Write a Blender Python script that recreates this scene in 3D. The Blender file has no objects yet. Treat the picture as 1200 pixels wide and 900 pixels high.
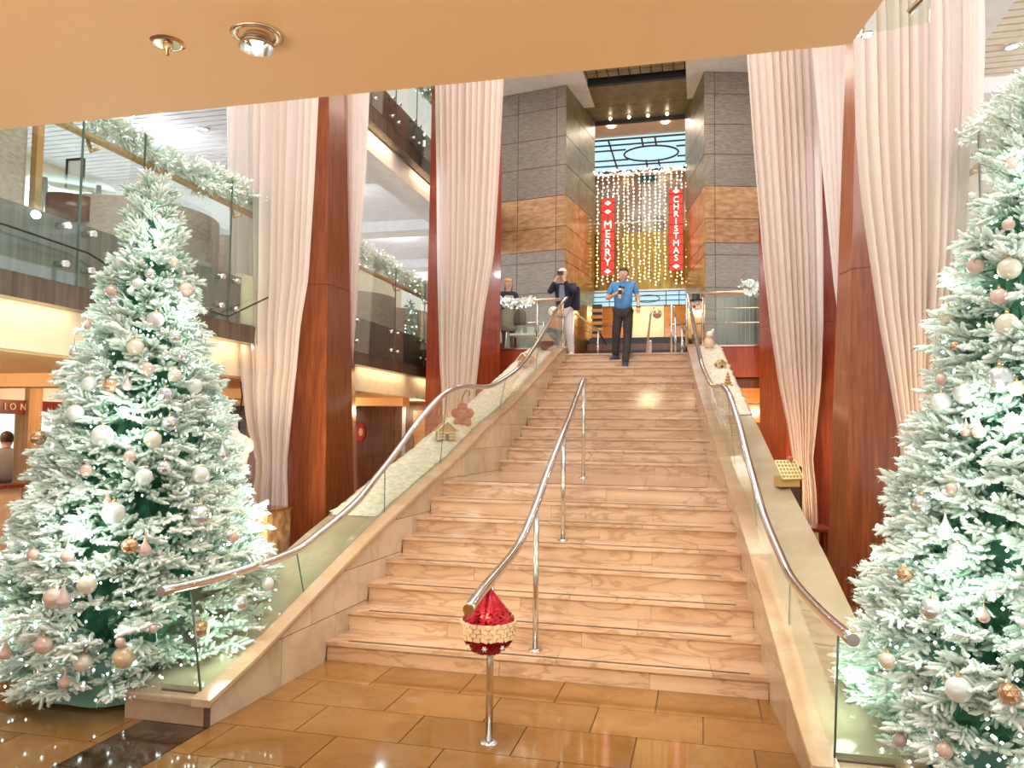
import bpy, bmesh, math, random
import numpy as np
from mathutils import Vector, Matrix
PI = math.pi
rnd = random.Random(7)
SC = bpy.context.scene
COL = SC.collection

# ---------------------------------------------------------------- camera
cd = bpy.data.cameras.new('camera'); cam = bpy.data.objects.new('camera', cd); COL.objects.link(cam)
fw = Vector((-0.23823261, 0.96938583, 0.05946715)); rt = Vector((0.9712028, 0.23798705, 0.01128204)); up = Vector((0.00321576, -0.06044241, 0.99816651))
m = Matrix((rt, up, -fw)).transposed().to_4x4(); m.translation = Vector((0, -5.6075, 1.7987))
cam.matrix_world = m
cd.sensor_width = 36; cd.lens = 27.232; cd.clip_start = 0.05; cd.clip_end = 200
SC.camera = cam
# ---------------------------------------------------------------- world + exposure
SC.view_settings.view_transform = 'Standard'; SC.view_settings.look = 'None'
SC.view_settings.gamma = 1; SC.view_settings.use_curve_mapping = False
SC.view_settings.exposure = 0.25
w = bpy.data.worlds.new('world'); SC.world = w; w.use_nodes = True
bgn = w.node_tree.nodes['Background']; bgn.inputs[0].default_value = (1.0, 0.94, 0.87, 1); bgn.inputs[1].default_value = 0.95

def light(name, kind, loc, target, energy, color, **k):
    l = bpy.data.lights.new(name, kind); o = bpy.data.objects.new(name, l); COL.objects.link(o)
    l.energy = energy; l.color = color
    for a, v in k.items(): setattr(l, a, v)
    o.location = loc
    d = Vector(target) - Vector(loc)
    o.rotation_euler = (0, 0, 0) if kind == 'AREA' and d.normalized().z < -.97 else d.to_track_quat('-Z', 'Y').to_euler()
    return o
WARM = (1.0, 0.72, 0.42); SOFTW = (1.0, 0.86, 0.72); DAY = (0.86, 0.92, 1.0)
# lamps of the atrium and low lobby ceiling, with added fill lights
light('atrium_light', 'AREA', (-1.4, 5.0, 10.7), (-1.4, 5.0, 0), 430, SOFTW, shape='RECTANGLE', size=5.5, size_y=9)
light('atrium_front_fill', 'AREA', (-1.4, -2.9, 8.5), (-1.4, 5.5, 4.5), 330, (1.0, .93, .90), shape='RECTANGLE', size=6, size_y=4)  # added fill for the fronts of curtains and towers
for x, y, tx, ty, tz, e in ((-4.2, 1.2, -5.0, 2.6, 2.2, 330), (2.5, 1.3, 2.1, 2.6, 2.4, 330), (-3.75, 5.9, -4.1, 7.2, 2.2, 220), (1.1, 5.9, 1.5, 7.2, 2.0, 260)):
    light('curtain_uplight', 'SPOT', (x, y, .15), (tx, ty, tz), e, (1.0, .68, .38), spot_size=math.radians(85), spot_blend=1.0, shadow_soft_size=.15)
light('lobby_fill_light', 'AREA', (-2.2, -6.3, .9), (-1.2, -4.6, 2.8), 38, (1.0, .80, .58), shape='RECTANGLE', size=5, size_y=.8)  # added fill behind the camera, brightens the low peach ceiling
for x, y, tx, ty, tz, e in ((-2.2, -3.3, -1.9, 0.4, 0.3, 130), (-0.9, -3.3, -0.6, 0.3, 0.3, 160), (-0.25, -3.3, -0.5, 1.2, 0.6, 60), (-1.5, -3.4, -1.4, 1.8, 0.9, 120)):
    light('lobby_spot_light', 'SPOT', (x, y, 2.75), (tx, ty, tz), e, WARM, spot_size=math.radians(62), spot_blend=0.8, shadow_soft_size=0.06)
light('mezzanine_fill_light', 'POINT', (-1.6, 16.9, 5.35), (0, 0, 0), 55, WARM, shadow_soft_size=.15)  # added point to brighten the panels under the mezzanine
light('hall_light', 'AREA', (-1.6, 16.3, 10.68), (-1.6, 16.3, 3), 90, SOFTW, shape='RECTANGLE', size=2.5, size_y=1.2)
light('deck_light', 'AREA', (-1.5, 10.8, 10.0), (-1.5, 10.6, 3), 120, SOFTW, shape='RECTANGLE', size=4, size_y=2)

for x, y in ((-7.4, -.6), (-7.4, 2.4), (-8.8, 5.2), (-7.4, 8.6), (-7.6, 12.4), (4.4, 1.0), (5.0, 4.6), (4.4, 8.6), (4.6, 12.0)):
    light('lounge_fill_light', 'POINT', (x, y, 6.55), (x, y, 0), 62, DAY, shadow_soft_size=.09)  # unseen fill points added to brighten the lounge decks
for x, y in ((-7.5, .2), (-8.0, 3.4), (-7.0, 7.6), (-5.6, 9.0), (-10.6, 3.5), (3.9, 3.0), (3.6, 7.5), (1.0, 8.4)):
    light('low_hall_downlight', 'POINT', (x, y, 2.2), (x, y, 0), 30, WARM, shadow_soft_size=.07)

# ---------------------------------------------------------------- materials
def nd(nt, t, **k):
    n = nt.nodes.new(t)
    for a, v in k.items(): setattr(n, a, v)
    return n
def base_mat(name):
    mt = bpy.data.materials.new(name); mt.use_nodes = True
    nt = mt.node_tree; b = nt.nodes['Principled BSDF']
    return mt, nt, b
def ramp(nt, stops):
    r = nd(nt, 'ShaderNodeValToRGB'); e = r.color_ramp.elements
    while len(e) < len(stops): e.new(0.5)
    for i, (p, c) in enumerate(stops):
        e[i].position = p; e[i].color = (*c, 1)
    return r
def noise_mat(name, c1, c2, scale=8, rough=.5, metal=0, bump=0, stretch=(1, 1, 1), detail=4, spec=.5, bscale=None, coat=0, r1=.35, r2=.65, coords='world'):
    mt, nt, b = base_mat(name)
    if coords == 'world':
        g = nd(nt, 'ShaderNodeNewGeometry'); src = g.outputs['Position']
    else:
        g = nd(nt, 'ShaderNodeTexCoord'); src = g.outputs['Object']
    mp = nd(nt, 'ShaderNodeMapping'); mp.inputs['Scale'].default_value = stretch
    nt.links.new(src, mp.inputs[0])
    n = nd(nt, 'ShaderNodeTexNoise'); n.inputs['Scale'].default_value = scale; n.inputs['Detail'].default_value = detail
    nt.links.new(mp.outputs[0], n.inputs['Vector'])
    r = ramp(nt, [(r1, c1), (r2, c2)]); nt.links.new(n.outputs['Fac'], r.inputs[0])
    nt.links.new(r.outputs[0], b.inputs['Base Color'])
    b.inputs['Roughness'].default_value = rough; b.inputs['Metallic'].default_value = metal
    b.inputs['Specular IOR Level'].default_value = spec
    b.inputs['Coat Weight'].default_value = coat; b.inputs['Coat Roughness'].default_value = .05
    if bump:
        n2 = nd(nt, 'ShaderNodeTexNoise'); n2.inputs['Scale'].default_value = bscale or scale * 3; n2.inputs['Detail'].default_value = 5
        nt.links.new(mp.outputs[0], n2.inputs['Vector'])
        bp = nd(nt, 'ShaderNodeBump'); bp.inputs['Strength'].default_value = bump; bp.inputs['Distance'].default_value = .01
        nt.links.new(n2.outputs['Fac'], bp.inputs['Height']); nt.links.new(bp.outputs[0], b.inputs['Normal'])
    return mt
def marble(name, base, mid, vein, scale=1.6, rough=.16, vw=.5, stretch=(1, 1, 1), rot=(.3, .5, .5), var=.1):
    mt, nt, b = base_mat(name)
    g = nd(nt, 'ShaderNodeNewGeometry'); oi = nd(nt, 'ShaderNodeObjectInfo')
    ad = nd(nt, 'ShaderNodeVectorMath', operation='MULTIPLY_ADD'); ad.inputs[1].default_value = (1, 1, 1)
    sc = nd(nt, 'ShaderNodeMath', operation='MULTIPLY'); sc.inputs[1].default_value = 9
    nt.links.new(oi.outputs['Random'], sc.inputs[0])
    nt.links.new(g.outputs['Position'], ad.inputs[0]); nt.links.new(sc.outputs[0], ad.inputs[2])
    mp = nd(nt, 'ShaderNodeMapping'); mp.inputs['Scale'].default_value = stretch; mp.inputs['Rotation'].default_value = rot
    nt.links.new(ad.outputs[0], mp.inputs[0])
    n = nd(nt, 'ShaderNodeTexNoise'); n.inputs['Scale'].default_value = scale; n.inputs['Detail'].default_value = 6; n.inputs['Distortion'].default_value = .7
    nt.links.new(mp.outputs[0], n.inputs['Vector'])
    r = ramp(nt, [(.3, mid), (.56, base), (.72, tuple(min(1, c * 1.12) for c in base))])
    nt.links.new(n.outputs['Fac'], r.inputs[0])
    n2 = nd(nt, 'ShaderNodeTexNoise'); n2.inputs['Scale'].default_value = scale * 1.7; n2.inputs['Detail'].default_value = 8; n2.inputs['Distortion'].default_value = .9
    nt.links.new(mp.outputs[0], n2.inputs['Vector'])
    r2 = ramp(nt, [(.45, (0, 0, 0)), (.5, (1, 1, 1)), (.55, (0, 0, 0))])
    nt.links.new(n2.outputs['Fac'], r2.inputs[0])
    mm = nd(nt, 'ShaderNodeMath', operation='MULTIPLY'); mm.inputs[1].default_value = vw; nt.links.new(r2.outputs[0], mm.inputs[0])
    mx = nd(nt, 'ShaderNodeMix', data_type='RGBA'); mx.inputs[7].default_value = (*vein, 1)
    nt.links.new(mm.outputs[0], mx.inputs[0]); nt.links.new(r.outputs[0], mx.inputs[6])
    # every slab is cut from another piece: slight change in tone from slab to slab
    hv = nd(nt, 'ShaderNodeHueSaturation'); mr = nd(nt, 'ShaderNodeMapRange'); mr.inputs[3].default_value = .98 - var; mr.inputs[4].default_value = .98 + var
    nt.links.new(oi.outputs['Random'], mr.inputs[0]); nt.links.new(mr.outputs[0], hv.inputs['Value']); nt.links.new(mx.outputs[2], hv.inputs['Color'])
    nt.links.new(hv.outputs[0], b.inputs['Base Color']); b.inputs['Roughness'].default_value = rough
    return mt
def plain(name, c, rough=.5, metal=0, spec=.5, coat=0, sheen=0):
    return noise_mat(name, tuple(x * .94 for x in c), tuple(min(1, x * 1.04) for x in c), scale=5, rough=rough, metal=metal, spec=spec, coat=coat)
def emis(name, c, s, base=(.8, .8, .8)):
    mt, nt, b = base_mat(name); b.inputs['Base Color'].default_value = (*base, 1)
    b.inputs['Emission Color'].default_value = (*c, 1); b.inputs['Emission Strength'].default_value = s
    return mt
def glass_mat(name, tint=(.93, .98, .95), refl=1.0, rough=0.0):
    mt = bpy.data.materials.new(name); mt.use_nodes = True; nt = mt.node_tree; nt.nodes.clear()
    o = nd(nt, 'ShaderNodeOutputMaterial'); mx = nd(nt, 'ShaderNodeMixShader')
    t = nd(nt, 'ShaderNodeBsdfTransparent'); t.inputs[0].default_value = (*tint, 1)
    g = nd(nt, 'ShaderNodeBsdfGlossy'); g.inputs['Roughness'].default_value = rough; g.inputs[0].default_value = (refl, refl, refl, 1)
    lw = nd(nt, 'ShaderNodeLayerWeight'); lw.inputs[0].default_value = .5
    pw = nd(nt, 'ShaderNodeMath', operation='POWER'); pw.inputs[1].default_value = 4; f = nd(nt, 'ShaderNodeMath', operation='MULTIPLY_ADD'); f.inputs[1].default_value = .85; f.inputs[2].default_value = .045
    nt.links.new(lw.outputs['Facing'], pw.inputs[0]); nt.links.new(pw.outputs[0], f.inputs[0])
    nt.links.new(f.outputs[0], mx.inputs[0]); nt.links.new(t.outputs[0], mx.inputs[1]); nt.links.new(g.outputs[0], mx.inputs[2])
    nt.links.new(mx.outputs[0], o.inputs[0])
    return mt
def wood(name, c1, c2, rough=.22, vert=True, scale=3):
    st = (9, 9, .55) if vert else (.5, 9, 9)
    return noise_mat(name, c1, c2, scale=scale, rough=rough, stretch=st, detail=6, coat=.18)
def fabric(name, c, trans=.35):
    mt = bpy.data.materials.new(name); mt.use_nodes = True; nt = mt.node_tree; nt.nodes.clear()
    o = nd(nt, 'ShaderNodeOutputMaterial'); mx = nd(nt, 'ShaderNodeMixShader'); mx.inputs[0].default_value = trans
    d = nd(nt, 'ShaderNodeBsdfDiffuse'); t = nd(nt, 'ShaderNodeBsdfTranslucent')
    g = nd(nt, 'ShaderNodeNewGeometry'); n = nd(nt, 'ShaderNodeTexNoise'); n.inputs['Scale'].default_value = 60
    nt.links.new(g.outputs['Position'], n.inputs['Vector'])
    r = ramp(nt, [(.3, tuple(x * .95 for x in c)), (.7, c)]); nt.links.new(n.outputs['Fac'], r.inputs[0])
    nt.links.new(r.outputs[0], d.inputs[0]); nt.links.new(r.outputs[0], t.inputs[0])
    nt.links.new(d.outputs[0], mx.inputs[1]); nt.links.new(t.outputs[0], mx.inputs[2]); nt.links.new(mx.outputs[0], o.inputs[0])
    return mt
def attr_mat(name, attr, stops, rough=.8, bump=0, trans=0):
    mt, nt, b = base_mat(name); a = nd(nt, 'ShaderNodeAttribute'); a.attribute_name = attr
    r = ramp(nt, stops); nt.links.new(a.outputs['Fac'], r.inputs[0]); nt.links.new(r.outputs[0], b.inputs['Base Color'])
    b.inputs['Roughness'].default_value = rough
    return mt

M = {}
M['step'] = marble('step_marble', (.62, .44, .30), (.54, .345, .21), (.36, .19, .10), 1.3, .12, .6, (.7, 1.3, 3.0), (.0, .55, .25), .06)
M['curb'] = marble('curb_marble', (.62, .50, .37), (.53, .39, .25), (.40, .28, .18), 1.0, .12, .3)
M['cap'] = marble('cap_marble', (.50, .355, .23), (.41, .26, .145), (.45, .28, .16), 2.0, .12, .5)
M['deckm'] = marble('cream_marble', (.46, .40, .28), (.38, .31, .20), (.42, .33, .2), 1.2, .1, .4)
M['tile'] = marble('floor_marble', (.29, .145, .045), (.24, .112, .032), (.19, .082, .02), 1.3, .06, .35)
M['dark_marble'] = marble('dark_marble', (.05, .028, .015), (.015, .008, .005), (.12, .07, .04), 4, .08, .5)
M['grout'] = plain('grout', (.16, .09, .045), .8)
M['strip'] = plain('anti_slip', (.10, .055, .03), .6)
M['soffit'] = noise_mat('soffit_paint', (.95, .62, .32), (.95, .62, .32), 2, .55)
M['white'] = plain('white_paint', (.82, .81, .80), .5)
M['slat'] = plain('slat_paint', (.80, .80, .80), .4)
M['slat_tan'] = plain('tan_slat_paint', (.72, .62, .48), .4)
M['cream'] = plain('cream_paint', (.82, .72, .55), .5)
M['peach'] = plain('peach_paint', (.90, .68, .48), .5)
M['taupe'] = noise_mat('taupe_plaster', (.40, .34, .28), (.52, .46, .39), 14, .75, bump=.25, stretch=(1, 1, 2.5))
M['stone'] = noise_mat('grey_grass_cloth', (.19, .165, .14), (.30, .265, .23), 7, .5, bump=.15, stretch=(1, 1, 6), detail=6)
M['stone_lo'] = noise_mat('pale_grass_cloth', (.225, .20, .178), (.32, .29, .26), 7, .5, bump=.15, stretch=(1, 1, 6), detail=6)
M['bronze'] = noise_mat('bronze_leaf', (.45, .25, .13), (.66, .42, .24), 5, .32, metal=.6, bump=.35, stretch=(1, 1, 3), bscale=12)  # metallic bronze tone for two tower courses
M['gold'] = noise_mat('gold_leaf', (.42, .27, .08), (.66, .45, .17), 4, .28, metal=.7, bump=.2, bscale=9)
M['gold_dull'] = noise_mat('gold_lacquer', (.20, .155, .08), (.30, .24, .13), 5, .4, metal=.25)
M['goldwall'] = noise_mat('gold_curtain_wall', (.13, .085, .01), (.30, .20, .03), 6, .3, metal=.5, stretch=(6, 1, .5))
M['joint'] = plain('red_brown_joint', (.20, .07, .045), .5)
M['wood'] = wood('mahogany', (.18, .042, .012), (.28, .075, .022))
M['wood_red'] = wood('red_mahogany', (.21, .032, .010), (.31, .055, .018))
M['wood_dark'] = wood('dark_walnut', (.10, .032, .012), (.17, .058, .022))
M['amber'] = wood('amber_veneer', (.50, .19, .03), (.66, .29, .06), vert=False)
M['oak'] = wood('oak_trim', (.42, .25, .13), (.56, .36, .2))
M['wood_shaded'] = wood('shaded_mahogany', (.13, .032, .006), (.19, .05, .012)); M['wood_lit'] = wood('lit_mahogany', (.28, .085, .028), (.38, .13, .05))  # light and shade of the pier faces painted into the mahogany tone
M['chrome'] = plain('brushed_steel', (.70, .68, .66), .16, metal=1)
M['chrome_warm'] = plain('warm_steel', (.72, .58, .46), .2, metal=1)
M['brass'] = plain('brass', (.72, .50, .25), .25, metal=1)
M['railwood'] = wood('handrail_wood', (.46, .25, .09), (.62, .38, .17), vert=False)
M['steelpanel'] = noise_mat('steel_panel', (.13, .135, .12), (.22, .22, .20), 3, .3, metal=.5, stretch=(1, 8, .4))
M['brownpanel'] = noise_mat('bronze_panel', (.09, .065, .045), (.17, .12, .085), 3, .3, metal=.4, stretch=(1, 8, .4))
M['glass'] = glass_mat('clear_glass')
M['glass_green'] = glass_mat('greenish_glass', (.90, .955, .93), 1.0)
M['glass_edge'] = plain('glass_edge', (.07, .13, .10), .15)
M['curtain'] = fabric('sheer_curtain', (.97, .91, .87), .68)
M['tie'] = plain('tieback_cord', (.13, .07, .04), .7)
M['black'] = plain('black_paint', (.015, .015, .017), .4)
M['darkgrey'] = plain('dark_grey', (.06, .06, .065), .5)
M['red'] = plain('red_paint', (.55, .03, .02), .4)
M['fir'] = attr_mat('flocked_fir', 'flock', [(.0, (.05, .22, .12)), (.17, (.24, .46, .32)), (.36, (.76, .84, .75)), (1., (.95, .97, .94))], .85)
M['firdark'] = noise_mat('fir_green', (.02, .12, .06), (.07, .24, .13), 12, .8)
M['bulb'] = emis('led_bulb', (.88, 1.0, .95), 12)
M['bulb_warm'] = emis('warm_bulb', (1.0, .74, .36), 3.2)
M['bulb_white'] = emis('white_bulb', (1.0, .90, .74), 3.2)
M['downlight'] = emis('lamp_glow', (1.0, .86, .66), 9)
M['skin'] = noise_mat('skin', (.62, .36, .26), (.70, .43, .32), 20, .5)
M['shoe_sole'] = plain('white_rubber', (.8, .8, .8), .6)

# ---------------------------------------------------------------- mesh builder
class MB:
    def __init__(s): s.v = []; s.f = []; s.sm = []; s.mi = []; s.cur = 0
    def add(s, vs, fs, smooth=False):
        o = len(s.v); s.v += [tuple(v) for v in vs]
        for f in fs: s.f.append([i + o for i in f]); s.sm.append(smooth); s.mi.append(s.cur)
        return s
    def box(s, x0, x1, y0, y1, z0, z1, b=0):
        if b:
            return s.bev(x0, x1, y0, y1, z0, z1, b)
        vs = [(x, y, z) for x in (x0, x1) for y in (y0, y1) for z in (z0, z1)]
        return s.add(vs, [(0, 1, 3, 2), (4, 6, 7, 5), (0, 4, 5, 1), (2, 3, 7, 6), (0, 2, 6, 4), (1, 5, 7, 3)])
    def bev(s, x0, x1, y0, y1, z0, z1, b):
        bm = bmesh.new(); bmesh.ops.create_cube(bm, size=1)
        for v in bm.verts: v.co = Vector(((x0 + x1) / 2 + v.co.x * (x1 - x0), (y0 + y1) / 2 + v.co.y * (y1 - y0), (z0 + z1) / 2 + v.co.z * (z1 - z0)))
        bmesh.ops.bevel(bm, geom=bm.edges[:], offset=b, segments=2, affect='EDGES', profile=.6)
        s.frombm(bm); return s
    def frombm(s, bm, smooth=False, mat=None):
        bm.verts.index_update(); vs = [(mat @ v.co) if mat else v.co for v in bm.verts]
        s.add([tuple(v) for v in vs], [[v.index for v in f.verts] for f in bm.faces], smooth); bm.free(); return s
    def quad(s, a, b, c, d): return s.add([a, b, c, d], [(0, 1, 2, 3)])
    def slab(s, pts, off):
        """polygon pts extruded by vector off"""
        n = len(pts); q = [tuple(Vector(p) + Vector(off)) for p in pts]
        return s.add(list(pts) + q, [list(range(n))[::-1], list(range(n, 2 * n))] + [(i, (i + 1) % n, n + (i + 1) % n, n + i) for i in range(n)])
    def tube(s, path, r, n=12, cap=True):
        P = [Vector(p) for p in path]; R = r if isinstance(r, (list, tuple)) else [r] * len(P)
        rings = []; t0 = (P[1] - P[0]).normalized()
        nx = t0.cross(Vector((0, 0, 1)));
        if nx.length < 1e-3: nx = Vector((1, 0, 0))
        nx.normalize()
        for i, p in enumerate(P):
            t = (P[min(i + 1, len(P) - 1)] - P[max(i - 1, 0)]).normalized()
            nx = (nx - t * nx.dot(t)).normalized(); ny = t.cross(nx)
            rings.append([tuple(p + (nx * math.cos(2 * PI * k / n) + ny * math.sin(2 * PI * k / n)) * R[i]) for k in range(n)])
        vs = [v for g in rings for v in g]; fs = []
        for i in range(len(P) - 1):
            for k in range(n): fs.append((i * n + k, i * n + (k + 1) % n, (i + 1) * n + (k + 1) % n, (i + 1) * n + k))
        s.add(vs, fs, True)
        if cap: s.add(rings[0], [list(range(n))[::-1]]); s.add(rings[-1], [list(range(n))])
        return s
    def cyl(s, a, b, r, n=16): return s.tube([a, b], r, n)
    def lathe(s, prof, c=(0, 0, 0), n=20, smooth=True):
        vs = []; fs = []; m_ = len(prof)
        for r, z in prof:
            for k in range(n): a = 2 * PI * k / n; vs.append((c[0] + r * math.cos(a), c[1] + r * math.sin(a), c[2] + z))
        for i in range(m_ - 1):
            for k in range(n): fs.append((i * n + k, i * n + (k + 1) % n, (i + 1) * n + (k + 1) % n, (i + 1) * n + k))
        return s.add(vs, fs, smooth)
    def ball(s, c, r, n=10, sq=(1, 1, 1), smooth=True):
        m_ = max(4, n // 2 + 1); vs = [(c[0], c[1], c[2] + r * sq[2])]; fs = []
        for i in range(1, m_):
            th = PI * i / m_
            for k in range(n):
                a = 2 * PI * k / n; vs.append((c[0] + r * sq[0] * math.sin(th) * math.cos(a), c[1] + r * sq[1] * math.sin(th) * math.sin(a), c[2] + r * sq[2] * math.cos(th)))
        vs.append((c[0], c[1], c[2] - r * sq[2])); L = len(vs) - 1
        for k in range(n):
            fs.append((0, 1 + k, 1 + (k + 1) % n)); fs.append((L, L - n + (k + 1) % n, L - n + k))
            for i in range(m_ - 2): a = 1 + i * n; fs.append((a + k, a + n + k, a + n + (k + 1) % n, a + (k + 1) % n))
        return s.add(vs, fs, smooth)
    def loft(s, rings, close=True, smooth=True, caps=True):
        n = len(rings[0]); vs = [v for g in rings for v in g]; fs = []
        for i in range(len(rings) - 1):
            for k in range(n if close else n - 1): fs.append((i * n + k, i * n + (k + 1) % n, (i + 1) * n + (k + 1) % n, (i + 1) * n + k))
        s.add(vs, fs, smooth)
        if caps and close: s.add(rings[0], [list(range(n))[::-1]]); s.add(rings[-1], [list(range(n))])
        return s
    def build(s, name, mat, parent=None, label=None, kind=None, loc=None, recalc=True):
        mats = mat if isinstance(mat, (list, tuple)) else [mat]
        if parent is not None:
            q = parent; L = Vector((0, 0, 0))
            while q is not None: L = L + q.location; q = q.parent
            loc_w = L; loc = (0, 0, 0)
        else:
            if loc is None:
                xs = [v[0] for v in s.v]; ys = [v[1] for v in s.v]; zs = [v[2] for v in s.v]
                loc = ((min(xs) + max(xs)) / 2, (min(ys) + max(ys)) / 2, min(zs))
            loc_w = Vector(loc)
        me = bpy.data.meshes.new(name); me.from_pydata([(v[0] - loc_w[0], v[1] - loc_w[1], v[2] - loc_w[2]) for v in s.v], [], s.f)
        if recalc:
            bm = bmesh.new(); bm.from_mesh(me); bmesh.ops.remove_doubles(bm, verts=bm.verts[:], dist=1e-5) if len(s.v) < 4000 and any(s.sm) else None
            bmesh.ops.recalc_face_normals(bm, faces=bm.faces[:]); bm.to_mesh(me); bm.free()
        if len(me.polygons) == len(s.sm):
            me.polygons.foreach_set('use_smooth', s.sm); me.polygons.foreach_set('material_index', s.mi)
        else:
            me.polygons.foreach_set('use_smooth', [any(s.sm)] * len(me.polygons))
        for m_ in mats: me.materials.append(M[m_] if isinstance(m_, str) else m_)
        o = bpy.data.objects.new(name, me); COL.objects.link(o); o.location = loc
        if parent is not None: o.parent = parent
        if label: o['label'] = label
        if kind: o['kind'] = kind
        return o
def thing(name, label, cat, loc, group=None, kind=None):
    o = bpy.data.objects.new(name, None); COL.objects.link(o); o.location = loc; o.empty_display_size = .1
    return tag(o, label, cat, group, kind)
def tag(o, label=None, cat=None, group=None, kind=None):
    if label: o['label'] = label
    if cat: o['category'] = cat
    if group: o['group'] = group
    if kind: o['kind'] = kind
    return o
def struct(name, mb, mat, label=None, cat=None):
    o = mb.build(name, mat); o['kind'] = 'structure'
    tag(o, label, cat); return o
def copy_of(o, loc, label=None, group=None, parent=None, scale=None):
    c = o.copy(); COL.objects.link(c)
    if parent is not None: c.parent = parent
    else: c.location = loc
    if scale: c.scale = scale
    if label: c['label'] = label
    if group: c['group'] = group
    for ch in list(o.children):
        copy_of(ch, None, parent=c)
    return c
def interp(x, xs, ys): return float(np.interp(x, xs, ys))
def smooth_path(pts, n=6):
    P = [Vector(p) for p in pts]; out = []
    for i in range(len(P) - 1):
        a = P[max(i - 1, 0)]; b = P[i]; c = P[i + 1]; d = P[min(i + 2, len(P) - 1)]
        for k in range(n):
            t = k / n; out.append(.5 * ((2 * b) + (c - a) * t + (2 * a - 5 * b + 4 * c - d) * t * t + (3 * b - a - 3 * c + d) * t ** 3))
    out.append(P[-1]); return out
# ================================================================ FLOOR
fl = MB().box(-12, 6, -6.5, 10, -.08, -.012); floor = struct('floor', fl, 'grout', 'polished honey marble floor of the lobby in running bond', None)
XS0, XS1, TY0 = -3.33, -2.88, -3.25
def tile(x0, x1, y0, y1, mat='tile', mb=None, name='tile'):
    g = .0035; t = mb or MB(); h = rnd.uniform(-.0004, .0004)
    if x1 - x0 < .03 or y1 - y0 < .03: return
    t.box(x0 + g, x1 - g, y0 + g, y1 - g, -.012, h)
    if mb is None: t.build(name, mat, floor)
far = MB()
for r_ in range(-8, 23):
    y0 = r_ * .445; y1 = y0 + .445; off = (-.21, -.55, -.10, -.38, .0, -.3)[r_ % 6]
    if y0 > 9.6: break
    xs = [off + .66 * k for k in range(-18, 10)]
    for a in xs:
        b = a + .66; segs = [(a, b)]
        if y1 <= -1.33: segs = [(a, min(b, XS0)), (max(a, XS1), b)]
        for p, q in segs:
            if q - p < .05: continue
            near = -4.3 < (p + q) / 2 < 1.6 and TY0 - .2 < y0 and y1 < .46
            if y0 > -.01 and -2.85 < p and q < .45: continue
            tile(p, q, y0, y1, mb=None if near else far)
far.build('outlying_tiles', 'tile', floor, kind='stuff')
for k in range(3): tile(XS0, XS1, -1.42 - .66 * (k + 1), -1.42 - .66 * k, 'dark_marble', name='dark_tile')
# ================================================================ STAIRCASE
RISE = .155; RUN = .3514
def sy(i): return (i - 1) * RUN if i <= 8 else 7 * RUN + 2.17 + (i - 9) * RUN
XL = lambda y: -2.83 + .036 * y
XR = lambda y: .43 - .078 * y
stair = thing('grand_staircase', 'wide veined peach marble staircase climbing from the honey floor to the landing', 'staircase', (-1.2, 0, 0))
core = MB()
for i in range(1, 22):
    y0 = sy(i) + .02; y1 = (sy(i + 1) if i < 21 else 9.0) + .02; z = i * RISE - .03
    core.slab([(XL(y0), y0, max(0, z - .5)), (XR(y0), y0, max(0, z - .5)), (XR(y1), y1, max(0, z - .5)), (XL(y1), y1, max(0, z - .5))], (0, 0, min(z, .5)))
core.build('core', 'grout', stair)
for i in range(1, 22):
    y0 = sy(i); y1 = sy(i + 1) if i < 21 else 8.96; z1 = i * RISE; z0 = z1 - RISE
    nb = 3 if i < 18 else 2
    f = [k / nb + ((.09 if i % 2 else -.07) if 0 < k < nb else 0) for k in range(nb + 1)]
    for k in range(nb):
        lx = lambda t, y: XL(y) + (XR(y) - XL(y)) * t + (.0012 if 0 < t < 1 else 0) * (1 if t == f[k] else -1)
        MB().slab([(lx(f[k], y0), y0, z0), (lx(f[k + 1], y0), y0, z0), (lx(f[k + 1], y0), y0, z1 - .03), (lx(f[k], y0), y0, z1 - .03)], (0, .02, 0)).build('riser', 'step', stair)
        g = [min(1, t + (.13 if 0 < t < 1 else 0)) for t in f]
        ly = lambda t, y: XL(y) + (XR(y) - XL(y)) * t + (.0012 if 0 < t < 1 else 0) * (1 if t == g[k] else -1)
        t = MB(); ya = y0 - .028
        t.slab([(ly(g[k], ya), ya, z1 - .03), (ly(g[k + 1], ya), ya, z1 - .03), (ly(g[k + 1], y1), y1 - .002, z1 - .03), (ly(g[k], y1), y1 - .002, z1 - .03)], (0, 0, .03))
        t.build('tread', 'step', stair)
    MB().box(XL(y0) + .17, XR(y0) - (.12 if i % 2 else .2), y0 + .012, y0 + .036, z1 - .004, z1 + .003).build('anti_slip_strip', 'strip', stair)
# ---------------------------------------------------------------- side curbs
CY = [-1.42, -1.0, -.13, .74, 1.9, 3.0, 4.0, 5.05, 7.0, 8.4, 8.95]; CZ = [.165, .28, .58, .88, 1.22, 1.52, 1.86, 2.15, 2.8, 3.3, 3.42]
capz = lambda y: interp(y, CY, CZ)
def basez(y):
    if y < 0: return 0
    i = 1 + int(y / RUN) if y < 7 * RUN + 2.17 - 1e-6 and y < 8 * RUN else (8 if y < sy(9) else 9 + int((y - sy(9)) / RUN))
    return min(i, 21) * RISE if not (y < sy(9) and i > 8) else 8 * RISE
RY = [-1.6, -.96, -.27, .13, .67, 1.05, 1.47, 1.85, 2.37, 2.72, 3.13, 3.6, 4.13, 4.72, 5.6, 6.36, 7.23, 7.88, 8.59, 8.9]
RZ = [.83, .82, .86, .96, 1.15, 1.36, 1.61, 1.85, 2.12, 2.24, 2.31, 2.33, 2.37, 2.49, 2.74, 3.08, 3.53, 3.88, 4.22, 4.34]
YE = 8.93
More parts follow.
